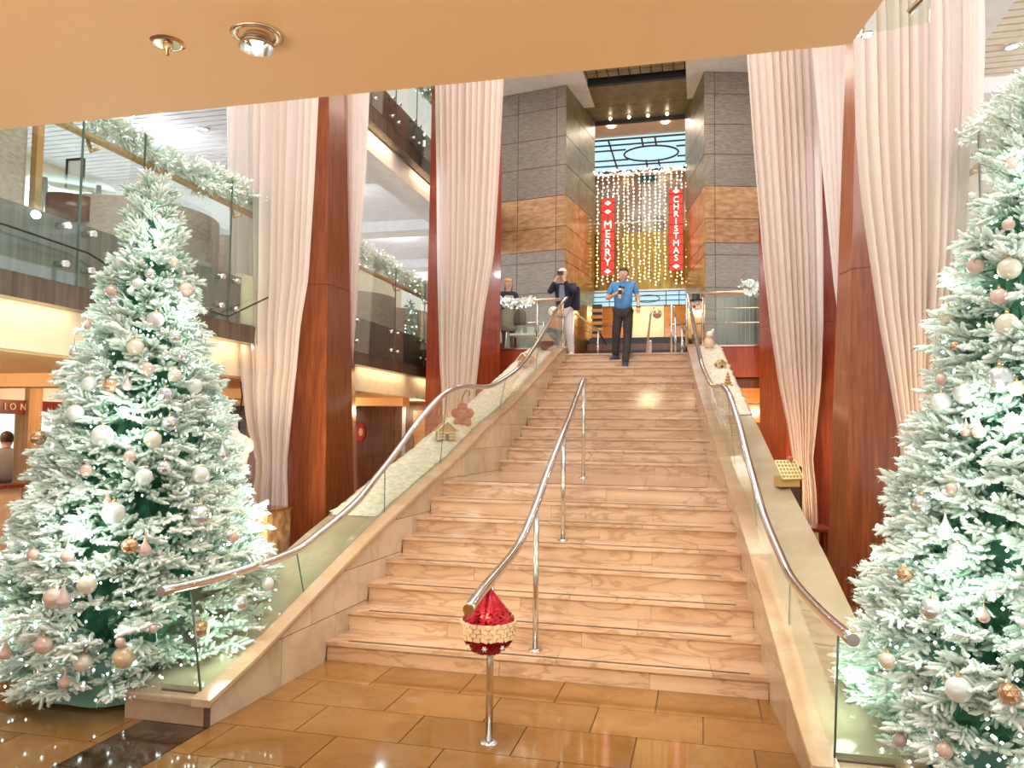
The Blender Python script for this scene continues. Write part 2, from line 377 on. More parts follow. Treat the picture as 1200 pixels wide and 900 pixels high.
def curb(side):
    s = -1 if side == 'left' else 1
    XI = XL if s < 0 else XR; W = .60 if s < 0 else .52; lean = .2 if s < 0 else .13
    c = thing('stair_curb', {'left': 'cream marble curb with sloping top along the left side of the staircase', 'right': 'cream marble curb with sloping top along the right side of the staircase'}[side], 'curb', (XI(0) + s * .3, -.5, 0))
    ys = [-1.40 + (YE + 1.38) * k / 44 for k in range(45)]
    body = MB(); rings = []
    for y in ys: rings.append([(XI(y) + s * .014, y, 0), (XI(y) + s * .014, y, capz(y) - .045), (XI(y) + s * W, y, capz(y) - .045), (XI(y) + s * W, y, 0)])
    body.loft(rings, smooth=False); body.build('core', 'curb', c)
    # ashlar facing: courses two steps high, joints about 0.75 m apart
    for cidx in range(11):
        z0 = .02 + .31 * cidx; z1 = z0 + .31
        if cidx == 0: z0 = 0
        joints = [-1.40 + .76 * k + (.0 if cidx % 2 == 0 else -.38) for k in range(0, 16)]
        for a in joints:
            b = a + .76; a2 = max(a, -1.40); b2 = min(b, YE)
            if b2 - a2 < .06: continue
            n = 14; seg = []
            for k in range(n + 1):
                y = a2 + .003 + (b2 - a2 - .006) * k / n
                top = min(z1 - .003, capz(y) - .05); lo = max(z0 + (.003 if cidx else 0), basez(y) if y > 0 else 0)
                seg.append((y, lo, top))
            run = []
            for q in seg + [(0, 1, 0)]:
                if q[2] - q[1] > .012: run.append(q)
                elif run:
                    if len(run) > 2:
                        mb = MB(); R_ = [[(XI(y), y, l), (XI(y), y, t), (XI(y) + s * .014, y, t), (XI(y) + s * .014, y, l)] for y, l, t in run]
                        mb.loft(R_, smooth=False).build('facing_panel', 'curb', c)
                    run = []
    # front end
    xo = XI(-1.4) + s * W
    MB().box(min(XI(-1.4), xo) + .01, max(XI(-1.4), xo) - .035, -1.416, -1.402, 0, .115).build('front_panel', 'cap', c)
    MB().box(*sorted((XI(-1.4) - s * .002, XI(-1.4) + s * .03)), -1.416, -1.404, 0, .115).build('corner_strip', 'strip', c)
    # cap: rounded nosing along the inner edge and across the front
    cap = []
    for y in [-1.44] + ys[1:]:
        z = capz(y); x = XI(y) - s * .022
        cap.append([(x, y, z - .042), (x - s * .004, y, z - .02), (x, y, z), (x + s * .13, y, z + .002), (x + s * .13, y, z - .045)])
    br = [0, 6, 12, 18, 24, 30, 36, 44]
    for a, b in zip(br[:-1], br[1:]): MB().loft(cap[a:b + 1], smooth=False).build('cap_stone', 'cap', c)
    xa = XI(-1.4) + s * .11
    MB().box(*sorted((xa, xo + s * .015)), -1.44, -1.30, .12, .168, b=.012).build('front_cap', 'cap', c)
    # wide sloping top
    dk = []
    for y in [-1.31] + ys[1:]:
        z = capz(y) - .004; dk.append([(XI(y) + s * .105, y, z), (XI(y) + s * (W + .015), y, z), (XI(y) + s * (W + .015), y, z - .04), (XI(y) + s * .105, y, z - .04)])
    br = [0, 9, 18, 27, 36, 44]
    for a, b in zip(br[:-1], br[1:]): MB().loft(dk[a:b + 1], smooth=False).build('top_slab', 'deckm', c)
    # glass balustrade with tube handrail
    g = thing('glass_balustrade', {'left': 'left glass balustrade with wavy steel handrail beside the snowy curb', 'right': 'right glass balustrade with S curved steel handrail beside the big tree'}[side], 'railing', (XI(0) + s * .1, -1.4, .17))
    rx = lambda y: XI(y) + s * interp(y, [-1.6, 0, 3, 8.9], [lean, lean * .8, .02, -.0])
    rz = lambda y: interp(y, RY, RZ)
    pth = smooth_path([(rx(y), y, rz(y)) for y in [-1.62] + RY[1:]], 5)
    MB().tube(pth, .031, 14).build('handrail', 'chrome', g)
    for a, b in zip([-1.36, -.2, 1.2, 2.62, 4.9, 6.9], [-.2, 1.2, 2.62, 4.9, 6.9, 8.8]):
        R_ = []; n = 10
        for k in range(n + 1):
            y = a + .004 + (b - a - .008) * k / n; xb = XI(y) + s * .10; xt = rx(y) + s * .0
            if abs(xt - xb) > 2: xt = xb
            xt = XI(y) + s * max(.02, abs(rx(y) - XI(y))) if True else xt
            R_.append([(xb - .003, y, capz(y) + .003), (xb + .003, y, capz(y) + .003), (xt + .003, y, rz(y) - .03), (xt - .003, y, rz(y) - .03)])
        mb = MB().loft(R_, smooth=False, caps=False)
        mb.cur = 1; mb.add(R_[0], [(0, 1, 2, 3)]); mb.add(R_[-1], [(3, 2, 1, 0)])
        mb.build('glass_panel', ['glass', 'glass_edge'], g)
    y = -1.36; xb = XI(y) + s * .10; xt = rx(y); xe = XI(y) + s * .38; mb = MB()
    mb.slab([(xb, y, .172), (xe, y, .172), (xe + s * .1, y, rz(y) - .04), (xt, y, rz(y) - .04)], (0, .01, 0)); mb.build('return_glass_panel', 'glass', g)
    mb = MB().tube([(xb, y - .002, .17), (xt, y - .002, rz(y) - .03)], .006, 6); mb.build('glass_edge_strip', 'glass_edge', g)
    MB().box(*sorted((xb, xe)), y - .004, y + .014, .166, .176).build('foot_channel', 'strip', g)
    return c
curb('left'); curb('right')
# ---------------------------------------------------------------- centre handrail
ax = lambda y: interp(y, [-1.7, .18, 1.65, 3.7], [-1.19, -1.22, -1.27, -1.385])
cr = thing('centre_handrail', 'polished steel centre handrail on four posts down the middle of the staircase', 'handrail', (-1.19, -1.19, 0))
pr = [(-1.66, .86), (-1.4, .90), (-1.19, .925), (-.65, .985), (-.3, 1.06), (.18, 1.24), (.7, 1.455), (1.6, 1.78), (2.3, 2.0), (2.9, 2.2), (3.3, 2.33), (3.6, 2.41), (3.78, 2.42)]
MB().tube(smooth_path([(ax(y), y, z) for y, z in pr], 5), .030, 16).build('rail', 'chrome', cr)
MB().tube([(ax(-1.66), -1.663, .8588), (ax(-1.66), -1.668, .858)], .0295, 16).build('end_cap', 'brass', cr, label='brass coloured end cap')
for y, zb, zt in ((-1.19, 0, .92), (.18, .155, 1.22), (1.62, .775, 1.77), (3.62, 1.24, 2.40)):
    p = MB().tube([(ax(y), y, zb + .004), (ax(y), y, zt)], .021, 14).build('post', 'chrome', cr)
    MB().lathe([(.0, .014), (.028, .014), (.048, .009), (.052, 0)], (ax(y), y, zb + .001), 18).build('base_flange', 'chrome', p)
# ================================================================ ARCHITECTURE
# low lobby ceiling the photograph is taken from under
struct('ceiling_1', MB().slab([(-6.5, -3.52, 2.8), (.375, -3.52, 2.8), (.42, -3.78, 2.8), (.5, -4.2, 2.8), (.5, -8, 2.8), (-6.5, -8, 2.8)], (0, 0, .35)), 'soffit', 'low smooth peach ceiling of the lobby in the foreground')
dl = thing('recessed_downlight', 'round recessed downlight with white trim in the peach foreground ceiling', 'lamp', (-1.10, -3.90, 2.8))
MB().lathe([(.062, .0), (.066, -.004), (.05, -.006), (.044, .0)], (-1.10, -3.90, 2.8), 28).build('trim_ring', 'chrome_warm', dl)
MB().lathe([(.044, 0), (.040, .02), (.03, .035), (0, .036)], (-1.10, -3.90, 2.762), 24).build('reflector', 'chrome', dl)
MB().ball((-1.10, -3.90, 2.784), .017, 12).build('lamp_bulb', 'downlight', dl)
sp = thing('ceiling_sprinkler', 'small brass sprinkler head hanging from the peach foreground ceiling', 'sprinkler', (-1.355, -3.91, 2.8))
esc = MB().lathe([(.0, -.002), (.030, -.005), (.043, -.002), (.045, 0)], (-1.355, -3.91, 2.8), 24).build('escutcheon', 'chrome_warm', sp)
MB().lathe([(0, -.034), (.004, -.033), (.006, -.02), (.012, -.016), (.012, -.004)], (-1.355, -3.91, 2.8), 12).build('nozzle', 'brass', esc)
gs = thing('glass_smoke_screen', 'small glass screen with a steel clamp at the right end of the peach ceiling', 'glass screen', (.45, -3.6, 2.8))
MB().slab([(.36, -3.52, 2.82), (.55, -3.56, 2.82), (.56, -3.56, 3.05), (.37, -3.52, 3.05)], (0, .008, 0)).build('glass_panel', 'glass_green', gs)
MB().box(.40, .43, -3.54, -3.50, 2.82, 2.86, b=.005).build('clamp', 'chrome', gs)
MB().tube([(.50, -3.57, 2.84), (.58, -3.62, 2.92)], .008, 8).build('clamp_arm', 'chrome', gs)

# ---------------------------------------------------------------- shell far around
struct('wall_left', MB().box(-12.2, -12, -6.5, 24, -.02, 11), 'cream')
struct('wall_right', MB().box(8, 8.2, -1, 24, -.02, 11), 'cream')
struct('ceiling_2', MB().box(-5.2, 2.5, -3.2, 12.4, 11.0, 11.2), 'white', 'white ceiling high over the atrium')
# deck slabs on both sides: two storeys with slatted ceilings
def balcony(s, X, tagside, y0, y1):
    """s=-1 left, +1 right; X = face of the balcony"""
    B = lambda a, b, ya, yb, za, zb: MB().box(*sorted((X + s * a, X + s * b)), ya, yb, za, zb)
    for lvl, zf in ((0, 3.25), (1, 7.25)):
        n = f'{tagside}_{lvl}'
        up = 'upper ' if lvl else 'lower '
        struct('floor_balcony', B(.06, 6.6, y0, y1, zf - .35, zf), 'white', f'{up}balcony floor slab on the {tagside} side')
        struct('trim_fascia', B(0, .06, y0, y1, zf + (-.27 if lvl == 0 else -.1), zf + .28), 'steelpanel' if s < 0 and lvl == 0 else 'brownpanel', f'metal fascia panel of the {up}{tagside} balcony')
        struct('trim_ledge', B(-.06, .10, y0, y1, zf - (.47 if lvl == 0 else .52), zf - (.27 if lvl == 0 else .1)), 'brownpanel' if lvl else 'brownpanel', f'dark ledge under the {up}{tagside} balcony')
        struct('trim_cove', B(.16, .22, y0, y1, zf - .85, zf - .36), 'cream' if lvl == 0 else 'white', f'lit cove band under the {up}{tagside} balcony')
    struct('ceiling_low', B(.2, 7, y0, y1, 2.38, 2.42), 'soffit', f'peach ceiling under the lower {tagside} balcony')
    for yb in np.arange(y0 + 1.6, y1, 3.2): struct('trim_beam', B(.25, 6.5, yb, yb + .35, 2.23, 2.385), 'soffit', f'peach ceiling beam under the lower {tagside} balcony')
    # ceiling of the lounge deck: white frame with slat fields
    struct('ceiling_deck', B(.2, 7, y0, y1, 6.75, 6.8), 'white', f'white lounge ceiling above the {tagside} balcony')
    for yb in np.arange(y0 + 2.4, y1, 4.0): struct('trim_beam', B(.25, 6.6, yb, yb + .6, 6.45, 6.75), 'white', f'white ceiling beam above the {tagside} balcony')
    struct('trim_beam', B(.22, .75, y0, y1, 6.42, 6.75), 'white', f'long white edge beam above the {tagside} balcony')
    field = struct('ceiling_slats', B(.8, 6.3, y0 + .1, y1, 6.70, 6.74), 'slat' if s < 0 else 'slat_tan', f'slatted ceiling field above the {tagside} balcony')
    y = y0 + .2; k = 0
    first = None
    while y < min(y1, 8.5) and k < 60:
        if (y - (y0 + 2.4)) % 4.0 > .55 or y < y0 + 2.4:
            if first is None:
                first = B(.8, 6.3, y, y + .13, 6.665, 6.70).build('slat', 'slat' if s < 0 else 'slat_tan', field); fy = y
            else:
                c = first.copy(); COL.objects.link(c); c.parent = field; c.location = (0, y - fy, 0)
        y += .17; k += 1
    return
balcony(-1, -5.2, 'left', -3.2, 16)
balcony(1, 2.5, 'right', -.5, 16)
# cove lamps hidden on the ledge
for k in range(5):
    light('cove_light', 'AREA', (-5.20, -1.0 + 2.6 * k, 2.76), (-5.42, -1.0 + 2.6 * k, 2.62), 3.6, WARM, shape='RECTANGLE', size=2.0, size_y=.03)
    light('cove_light', 'AREA', (-5.20, 2 + 2.2 * k, 6.71), (-5.42, 2 + 2.2 * k, 6.58), 3, WARM, shape='RECTANGLE', size=1.2, size_y=.03)
for k in range(3): light('cove_light', 'AREA', (2.50, 2.0 + 2.6 * k, 2.76), (2.72, 2.0 + 2.6 * k, 2.62), 3.6, WARM, shape='RECTANGLE', size=2.0, size_y=.03)

# landing deck
struct('floor_landing', MB().box(-5.14, 2.44, 8.97, 16, 2.95, 3.25), 'step', 'marble landing at the head of the staircase')
def panel_row(x0, x1, name='fascia_panel'): pass
wb = struct('wall_back', MB().box(-12, 2.4, 10.2, 10.4, 0, 2.9), 'joint', 'panelled dark wood wall under the landing')
for r_ in range(4):
    for k in range(16):
        a = -11.9 + .9 * k; 
        if -2.6 < a + .45 < -.3 and r_ < 3: pass
        MB().box(a + .006, a + .894, 10.17, 10.2, .1 + .56 * r_ + .005, .1 + .56 * (r_ + 1) - .005).build('panel', 'wood_dark' if a < -2.9 else 'amber', wb)
for side, x0, x1 in (('left', -5.14, -2.56), ('right', -.22, 2.44)):
    f = struct('trim_landing', MB().box(x0, x1, 8.93, 8.97, 2.8, 3.36), 'wood_red', f'red mahogany fascia of the landing {side} of the stairs')
    MB().box(x0, x1, 8.90, 8.97, 3.36, 3.385).build('edge_strip', 'chrome_warm', f)
rb = struct('wall_recess', MB().box(-.1, 1.75, 9.3, 9.36, 0, 2.8), 'wood_dark', 'dark recess with amber bands under the landing, right of the stairs')
for k, (za, zb) in enumerate(((2.35, 2.62), (1.99, 2.32), (1.0, 1.96))): MB().box(-.05, 1.70, 9.26, 9.30, za, zb).build('panel', 'amber' if k < 2 else 'wood_dark', rb)
dr = thing('amber_door', 'amber wood door with a dark curved handle in the dark lower left wall', 'door', (-5.9, 10.15, 0))
leaf = MB().box(-6.05, -5.2, 10.11, 10.16, 0, 2.2, b=.006).build('door_leaf', 'amber', dr)
MB().tube([(-6.13, 10.1, 1.2), (-6.05, 10.06, 1.32), (-6.02, 10.05, 1.5), (-6.05, 10.06, 1.68), (-6.13, 10.1, 1.8)], .03, 8).build('handle', 'black', leaf)
MB().box(-6.3, -6.22, 10.11, 10.17, 0, 2.3).build('door_frame', 'chrome', dr)
sg = thing('red_oval_sign', 'small red oval sign on the dark panelled wall behind the left curb', 'sign', (-7.3, 10.15, 1.7))
vs = [(-7.3 + .13 * math.cos(a), 10.13, 1.72 + .2 * math.sin(a)) for a in np.linspace(0, 2 * PI, 24, endpoint=False)]
MB().slab(vs, (0, .03, 0)).build('sign_plate', 'red', sg)
vs = [(-7.27 + .05 * math.cos(a), 10.125, 1.72 + .09 * math.sin(a)) for a in np.linspace(0, 2 * PI, 16, endpoint=False)]
MB().slab(vs, (0, .004, 0)).build('emblem', 'peach', sg)

# ---------------------------------------------------------------- mahogany piers (tapered, six sided)
def pier(label, pts, taper_to, z1_, mats=('wood',), name='mahogany_pier'):
    z1 = z1_ - .01; cx = sum(p[0] for p in pts) / len(pts); cy = sum(p[1] for p in pts) / len(pts)
    t = thing(name, label, 'column', (cx, cy, 0)); n = len(pts)
    sc = lambda p, z: (p[0] + (cx - p[0]) * taper_to * z / 11, p[1] + (cy - p[1]) * taper_to * z / 11, z)
    core_ = MB().loft([[sc((cx + (p[0] - cx) * .985, cy + (p[1] - cy) * .985), z) for p in pts] for z in (0, z1)], smooth=False); core_.build('core', 'joint', t)
    for i in range(n):
        a, b = pts[i], pts[(i + 1) % n]; L = math.hypot(b[0] - a[0], b[1] - a[1]); m_ = 2 if L > .9 else 1
        zs = [0.0, 3.6, 7.2, z1]
        for j in range(m_):
            p = [a[q] + (b[q] - a[q]) * j / m_ for q in (0, 1)]; r = [a[q] + (b[q] - a[q]) * (j + 1) / m_ for q in (0, 1)]
            g = .004 / L
            p2 = [p[q] + (b[q] - a[q]) * (g if j else 0) for q in (0, 1)]; r2 = [r[q] - (b[q] - a[q]) * (g if j < m_ - 1 else 0) for q in (0, 1)]
            for za, zb in zip(zs[:-1], zs[1:]):
                zb -= .008 if zb < z1 else 0; P_ = [sc(p2, za), sc(r2, za), sc(r2, zb), sc(p2, zb)]
                nrm = (Vector(P_[1]) - Vector(P_[0])).cross(Vector(P_[3]) - Vector(P_[0])).normalized()
                if nrm.dot(Vector((P_[0][0] - cx, P_[0][1] - cy, 0))) < 0: nrm = -nrm
                MB().slab([tuple(Vector(v) - nrm * .012) for v in P_], nrm * .012).build('veneer_panel', mats[i % len(mats)], t)
    return t
mir = lambda pts: [(-2.73 - x, y) for x, y in pts][::-1]
P1 = [(-4.34, 3.72), (-4.40, 3.0), (-5.15, 2.98), (-5.85, 3.3), (-5.60, 4.4), (-4.60, 4.4)]
pier('tapered mahogany pier left of the stairs behind the tied curtain', P1, .75, 11, ('wood_shaded', 'wood', 'wood', 'wood_red', 'wood_red', 'wood_red'))
pier('tapered mahogany pier right of the stairs beside the big tree', [(1.34, 3.75), (1.45, 3.3), (2.2, 3.0), (3.07, 3.3), (2.9, 4.5), (1.65, 4.5)], .66, 11, ('wood_lit', 'wood', 'wood', 'wood_red', 'wood_red', 'wood_lit'))
pier('slim red mahogany pier far left behind the second curtain', [(-3.62, 8.2), (-3.9, 7.6), (-4.9, 7.7), (-4.95, 8.5), (-3.9, 8.7)], .05, 11, ('wood_red',))
pier('dark red mahogany pier far right behind the pink lit curtain', [(.95, 8.2), (1.3, 7.55), (2.2, 7.6), (2.35, 8.4), (1.3, 8.7)], .03, 11, ('wood_red',))
MB()
cb = MB().tube([(-5.80, 3.22, 3.15), (-5.74, 3.2, 2.9), (-5.77, 3.2, 2.5), (-5.72, 3.2, 2.2), (-5.76, 3.2, 1.9), (-5.74, 3.2, 1.5)], .012, 6).build('hanging_cable', 'black'); tag(cb, 'thin black cable hanging on the left mahogany pier', 'cable')

# ---------------------------------------------------------------- stone towers
ZL = [3.25, 3.7, 4.45, 5.2, 5.98, 6.27, 6.85, 7.63, 8.4, 9.13, 9.87, 10.42]
def tower(name, label, corner, d1, len1, cols1, end2, cols2):
    c = Vector((*corner, 0)); e1 = c + Vector((*d1, 0)).normalized() * len1; e2 = Vector((*end2, 0))
    back = e1 + (e2 - c) + Vector((0, 2.5, 0))
    inw = ((e1 + e2) / 2 - c).normalized() * .02
    base = [c + inw * 1.2, e1 + inw, back, e2 + inw]
    o = struct(name, MB().slab([(p.x, p.y, 3.25) for p in base], (0, 0, 7.6)), 'joint', label)
    for (A, Bv, cols, face) in ((c, e1, cols1, 0), (c, e2, cols2, 1)):
        dv = (Bv - A); L = dv.length; dv.normalize(); nrm = Vector((dv.y, -dv.x, 0))
        if nrm.dot(inw) > 0: nrm = -nrm
        cs = [0] + cols + [L]
        for i in range(len(ZL) - 1):
            for j in range(len(cs) - 1):
                g = .008 
                p = A + dv * (cs[j] + (g if j else 0)); q = A + dv * (cs[j + 1] - (g if j < len(cs) - 2 else 0))
                za, zb = ZL[i] + g, ZL[i + 1] - g
                P_ = [(p.x, p.y, za), (q.x, q.y, za), (q.x, q.y, zb), (p.x, p.y, zb)]
                if face == 0: mt = 'bronze' if 5 <= i <= 6 else ('stone_lo' if i < 5 else 'stone')
                else: mt = 'gold' if i <= 6 else 'gold_dull'
                MB().slab([tuple(Vector(v) - nrm * .018) for v in P_], nrm * .018).build('wall_panel', mt, o)
    return o
tower('wall_tower_left', 'grey and bronze panelled tower left of the light curtain', (-3.26, 13), (-.983, .184), 3.6, [.25, 1.3, 2.4], (-2.88, 15.5), [1.1])
tower('wall_tower_right', 'grey and bronze panelled tower right of the light curtain', (.07, 13), (.97, .238), 3.4, [.25, 1.5, 2.6], (-.42, 15.5), [1.1])
# bulkheads above
struct('ceiling_bulkhead', MB().box(-5.14, -2.76, 11.4, 14.5, 10.42, 10.62), 'white', 'white ceiling bulkhead above the left tower')
struct('ceiling_bulkhead', MB().box(-.35, 2.44, 11.4, 14.5, 10.42, 10.62), 'white', 'white ceiling bulkhead above the right tower')
mesh_ = struct('ceiling_lattice', MB().box(-2.76, -.35, 11.4, 13.3, 10.60, 10.64), 'wood_dark', 'dark ceiling recess with a green gold glass lattice')
for i in range(9):
    for j in range(5):
        MB().box(-2.72 + i * .262, -2.72 + i * .262 + .235, 11.5 + j * .3, 11.5 + j * .3 + .26, 10.50, 10.60).build('lattice_block', 'gold_dull', mesh_)
struct('trim_lattice', MB().box(-2.76, -.35, 13.18, 13.30, 10.42, 10.66), 'black')
gc = struct('ceiling_gold', MB().box(-3.4, .3, 13.3, 15.6, 10.46, 10.6), 'joint', 'gold brown ceiling between the two towers')
MB().box(-3.4, .3, 13.31, 14.55, 10.44, 10.46).build('panel', 'gold_dull', gc); MB().box(-3.4, .3, 14.57, 15.6, 10.44, 10.46).build('panel', 'gold_dull', gc)
struct('trim_header', MB().box(-3.1, -.1, 15.5, 15.6, 10.34, 10.46), 'black', 'dark header at the far edge of the gold ceiling')
s0 = None
for k, x in enumerate((-2.42, -1.91, -1.40, -.89)):
    lab = ('leftmost', 'second from left', 'third from left', 'rightmost')[k] + ' of the four bright spotlights in the gold ceiling'
    t = thing('ceiling_spotlight', lab, 'lamp', (x, 15.2, 10.44), 'spotlights in the gold ceiling')
    MB().tube([(x, 15.2, 10.44), (x, 15.2, 10.40)], .02, 8).build('stem', 'chrome', t)
    MB().ball((x, 15.2, 10.36), .045, 10).build('lamp_bulb', 'downlight', t)

# ---------------------------------------------------------------- hall behind the light curtain
struct('wall_hall_left', MB().box(-5.5, -5.3, 16.4, 22, 3.25, 11), 'peach')
struct('wall_hall_right', MB().box(2.0, 2.2, 16.4, 22, 3.25, 11), 'peach')
bw = struct('wall_hall_back', MB().box(-5.3, 2.0, 21.0, 21.2, 3.25, 11), 'oak', 'brown wood wall of the hall behind the light curtain')
MB().box(-2.0, -1.22, 20.9, 21.0, 6.5, 10.7).build('pilaster', 'cream', bw, label='cream pilaster')
struct('ceiling_hall', MB().box(-5.3, 2.0, 15.6, 21, 10.72, 10.85), 'peach')
sk = thing('stained_glass_skylight', 'backlit pale blue stained glass skylight with an oval centre behind the towers', 'skylight', (-1.6, 19.0, 10.6))
MB().box(-4.2, 1.1, 17.5, 20.4, 10.66, 10.70).build('glass_panel', emis('skylight_glow', (.55, .85, 1.0), .85, (.3, .5, .6)), sk)
bar = lambda a, b, r=.028: MB().tube([a, b], r, 6).build('lead_bar', 'darkgrey', sk)
for y in (17.5, 17.95, 18.4, 19.3, 19.85, 20.4):
    if y in (18.4, 19.3): bar((-4.2, y, 10.64), (-2.3, y, 10.64)); bar((-.75, y, 10.64), (1.1, y, 10.64))
    else: bar((-4.2, y, 10.64), (1.1, y, 10.64))
for x in (-4.2, -2.75, -.35, 1.1): bar((x, 17.5, 10.64), (x, 20.4, 10.64))
for x in (-1.75, -1.35): bar((x, 17.5, 10.64), (x, 18.2, 10.64)); bar((x, 19.5, 10.64), (x, 20.4, 10.64))
MB().tube([(-1.55 + .85 * math.cos(a), 18.9 + .68 * math.sin(a), 10.64) for a in np.linspace(0, 2 * PI, 33)], .03, 6, cap=False).build('oval_bar', 'darkgrey', sk)
ex = thing('exit_sign', 'small dark green exit sign hanging under the skylight', 'sign', (-1.7, 20.6, 10.2))
[MB().box(x, x + .02, 20.57, 20.59, 10.48, 10.72).build('hanger', 'black', ex) for x in (-1.95, -1.55)]; MB().box(-2.05, -1.45, 20.55, 20.6, 10.28, 10.48).build('sign_box', plain('exit_green', (.03, .12, .09), .4), ex)
for k, (x, y) in enumerate(((-2.6, 20.6), (-1.1, 20.6), (-2.55, 16.6), (-1.0, 16.6))):
    t = MB().lathe([(0, -.02), (.09, -.02), (.12, 0)], (x, y, 10.70 if k > 1 else 10.6), 12).build('round_ceiling_lamp', 'downlight')
    tag(t, ('left bright round lamp under the far edge of the skylight', 'right bright round lamp under the far edge of the skylight', 'left small lamp in front of the skylight', 'right small lamp in front of the skylight')[k], 'lamp', 'round lamps around the skylight')
# mezzanine with gold wall and fascia painted with the skylight's reflection
struct('wall_mezzanine', MB().box(-3.6, .3, 16.3, 16.45, 5.75, 7.45), 'goldwall', 'gold wall behind the strings of light')
struct('floor_mezzanine', MB().box(-3.6, .3, 16.0, 21, 5.62, 5.75), 'white')
for (x0, x1, lb) in ((-2.0, -1.72, 'left'), (-1.35, -1.0, 'right')):
    t = MB().box(x0, x1, 17.0, 17.3, 5.75, 8.1, b=.03).build('display_plinth', 'stone_lo'); tag(t, f'{lb} grey display plinth on the mezzanine behind the lights', 'plinth')
bf = thing('blue_reflection_fascia', 'fascia band under the strings of light with painted pale blue skylight reflection', 'fascia band', (-1.6, 15.9, 5.2))
MB().box(-2.95, -.25, 15.85, 15.9, 5.26, 5.66).build('glass_band', emis('reflection_glow', (.50, .82, 1.0), .55, (.3, .5, .6)), bf)  # emission stands in for the skylight reflected in the mezzanine edge
for z in (5.26, 5.40, 5.54, 5.66): MB().tube([(-2.95, 15.84, z), (-.25, 15.84, z)], .012, 6).build('lead_bar', 'darkgrey', bf)  # bars and oval below repeat the reflected skylight pattern
for x in (-2.5, -1.9, -.95, -.6): MB().tube([(x, 15.84, 5.26), (x, 15.84, 5.66)], .010, 6).build('lead_bar', 'darkgrey', bf)  # upright bars of the reflected skylight pattern
MB().tube([(-1.45 + .33 * math.cos(a), 15.84, 5.46 + .1 * math.sin(a)) for a in np.linspace(0, 2 * PI, 25)], .012, 6, cap=False).build('oval_bar', 'darkgrey', bf)
# raised floor with dark steps and wood wall under the mezzanine
for k in range(5):
    struct('trim_step', MB().box(-2.9, -.4, 13.4 + .32 * k, 18, 3.25 + .2 * k, 3.25 + .2 * (k + 1)), 'black' if k % 2 == 0 else 'wood_dark', f'dark rising step behind the landing, number {("one","two","three","four","five")[k]} from below')
lw = struct('wall_under', MB().box(-4.2, .5, 18.0, 18.15, 3.25, 5.7), 'joint', 'amber and cream panelled wall under the blue reflection band')
for a, b, mt in ((-4.0, -3.15, 'wood_dark'), (-3.13, -2.18, 'amber'), (-2.16, -1.10, 'cream'), (-1.08, -.35, 'amber')):
    MB().box(a, b, 17.96, 18.0, 4.3, 5.65).build('panel', mt, lw)
    if mt == 'amber': MB().tube([(a + .1, 17.93, 5.02), (b - .1, 17.93, 5.02)], .02, 8).build('pull_bar', 'chrome', lw)
wl = thing('slatted_wood_screen', 'amber slatted wood screen left of the man in blue behind the landing', 'screen', (-2.75, 15.0, 3.3))
MB().box(-2.86, -2.60, 15.0, 15.04, 3.5, 5.2).build('back_board', 'black', wl)
for k in range(9): MB().box(-2.88, -2.58, 14.94, 15.0, 3.62 + .17 * k, 3.71 + .17 * k).build('slat', 'amber', wl)
# ================================================================ CURTAINS
def curtain(name, label, Y, rows, pleats, amp=.07, ampf=.44, tie=None, z_top=10.95, seed=1, ripple=0.0):
    r = random.Random(seed)
    rows = sorted(rows, reverse=True)
    zt, a, b = rows[0]
    if z_top > zt + .3: rows = [(z_top, a - .02, b + .02)] + rows
    zl, a, b = rows[-1]
    if zl > .1: rows.append((.03, a - .01, b + .01))
    Z = [q[0] for q in rows][::-1]; A = [q[1] for q in rows][::-1]; Bx = [q[2] for q in rows][::-1]
    w0 = max(b_ - a_ for a_, b_ in zip(A, Bx))
    amp *= ampf; n = pleats * 10; ph = [r.uniform(-.5, .5) for _ in range(pleats + 2)]; am = [r.uniform(.55, 1.25) for _ in range(pleats + 2)]
    zs = sorted(set([float(z) for z in np.linspace(.03, rows[0][0], 64)] + ([tie] if tie else [])), reverse=True)
    vs = []; fs = []
    for z in zs:
        x0 = np.interp(z, Z, A); x1 = np.interp(z, Z, Bx); w = x1 - x0; sq = w / w0
        for k in range(n + 1):
            u = k / n; kk = u * pleats; i = int(kk); f = kk - i
            p0 = ph[i] * (1 - f) + ph[i + 1] * f; a_ = am[i] * (1 - f) + am[i + 1] * f
            yy = amp * a_ * (.55 + .6 * sq) * math.sin(2 * PI * kk + p0 * 2.2) + .5 * amp * math.sin(2 * PI * kk * .31 + z * .35 + seed)
            if sq < .6: yy += (1 - sq) * .09 * math.cos(PI * (u - .5))* -1
            xx = x0 + w * (u + .006 * math.sin(2 * PI * kk + 1.3 + p0) * sq)
            vs.append((xx, Y + yy, z))
    for i in range(len(zs) - 1):
        for k in range(n): fs.append((i * (n + 1) + k, i * (n + 1) + k + 1, (i + 1) * (n + 1) + k + 1, (i + 1) * (n + 1) + k))
    t = thing(name, label, 'curtain', ((A[0] + Bx[0]) / 2, Y, 0))
    MB().add(vs, fs, True).build('drape', 'curtain', t, recalc=False)
    if tie:
        x0 = np.interp(tie, Z, A); x1 = np.interp(tie, Z, Bx); cx = (x0 + x1) / 2; rx_ = (x1 - x0) / 2 + .015
        MB().tube([(cx + rx_ * math.cos(q), Y - .03 + .125 * math.sin(q), tie) for q in np.linspace(0, 2 * PI, 29)], .020, 6, cap=False).build('tieback', 'tie', t)
    return t
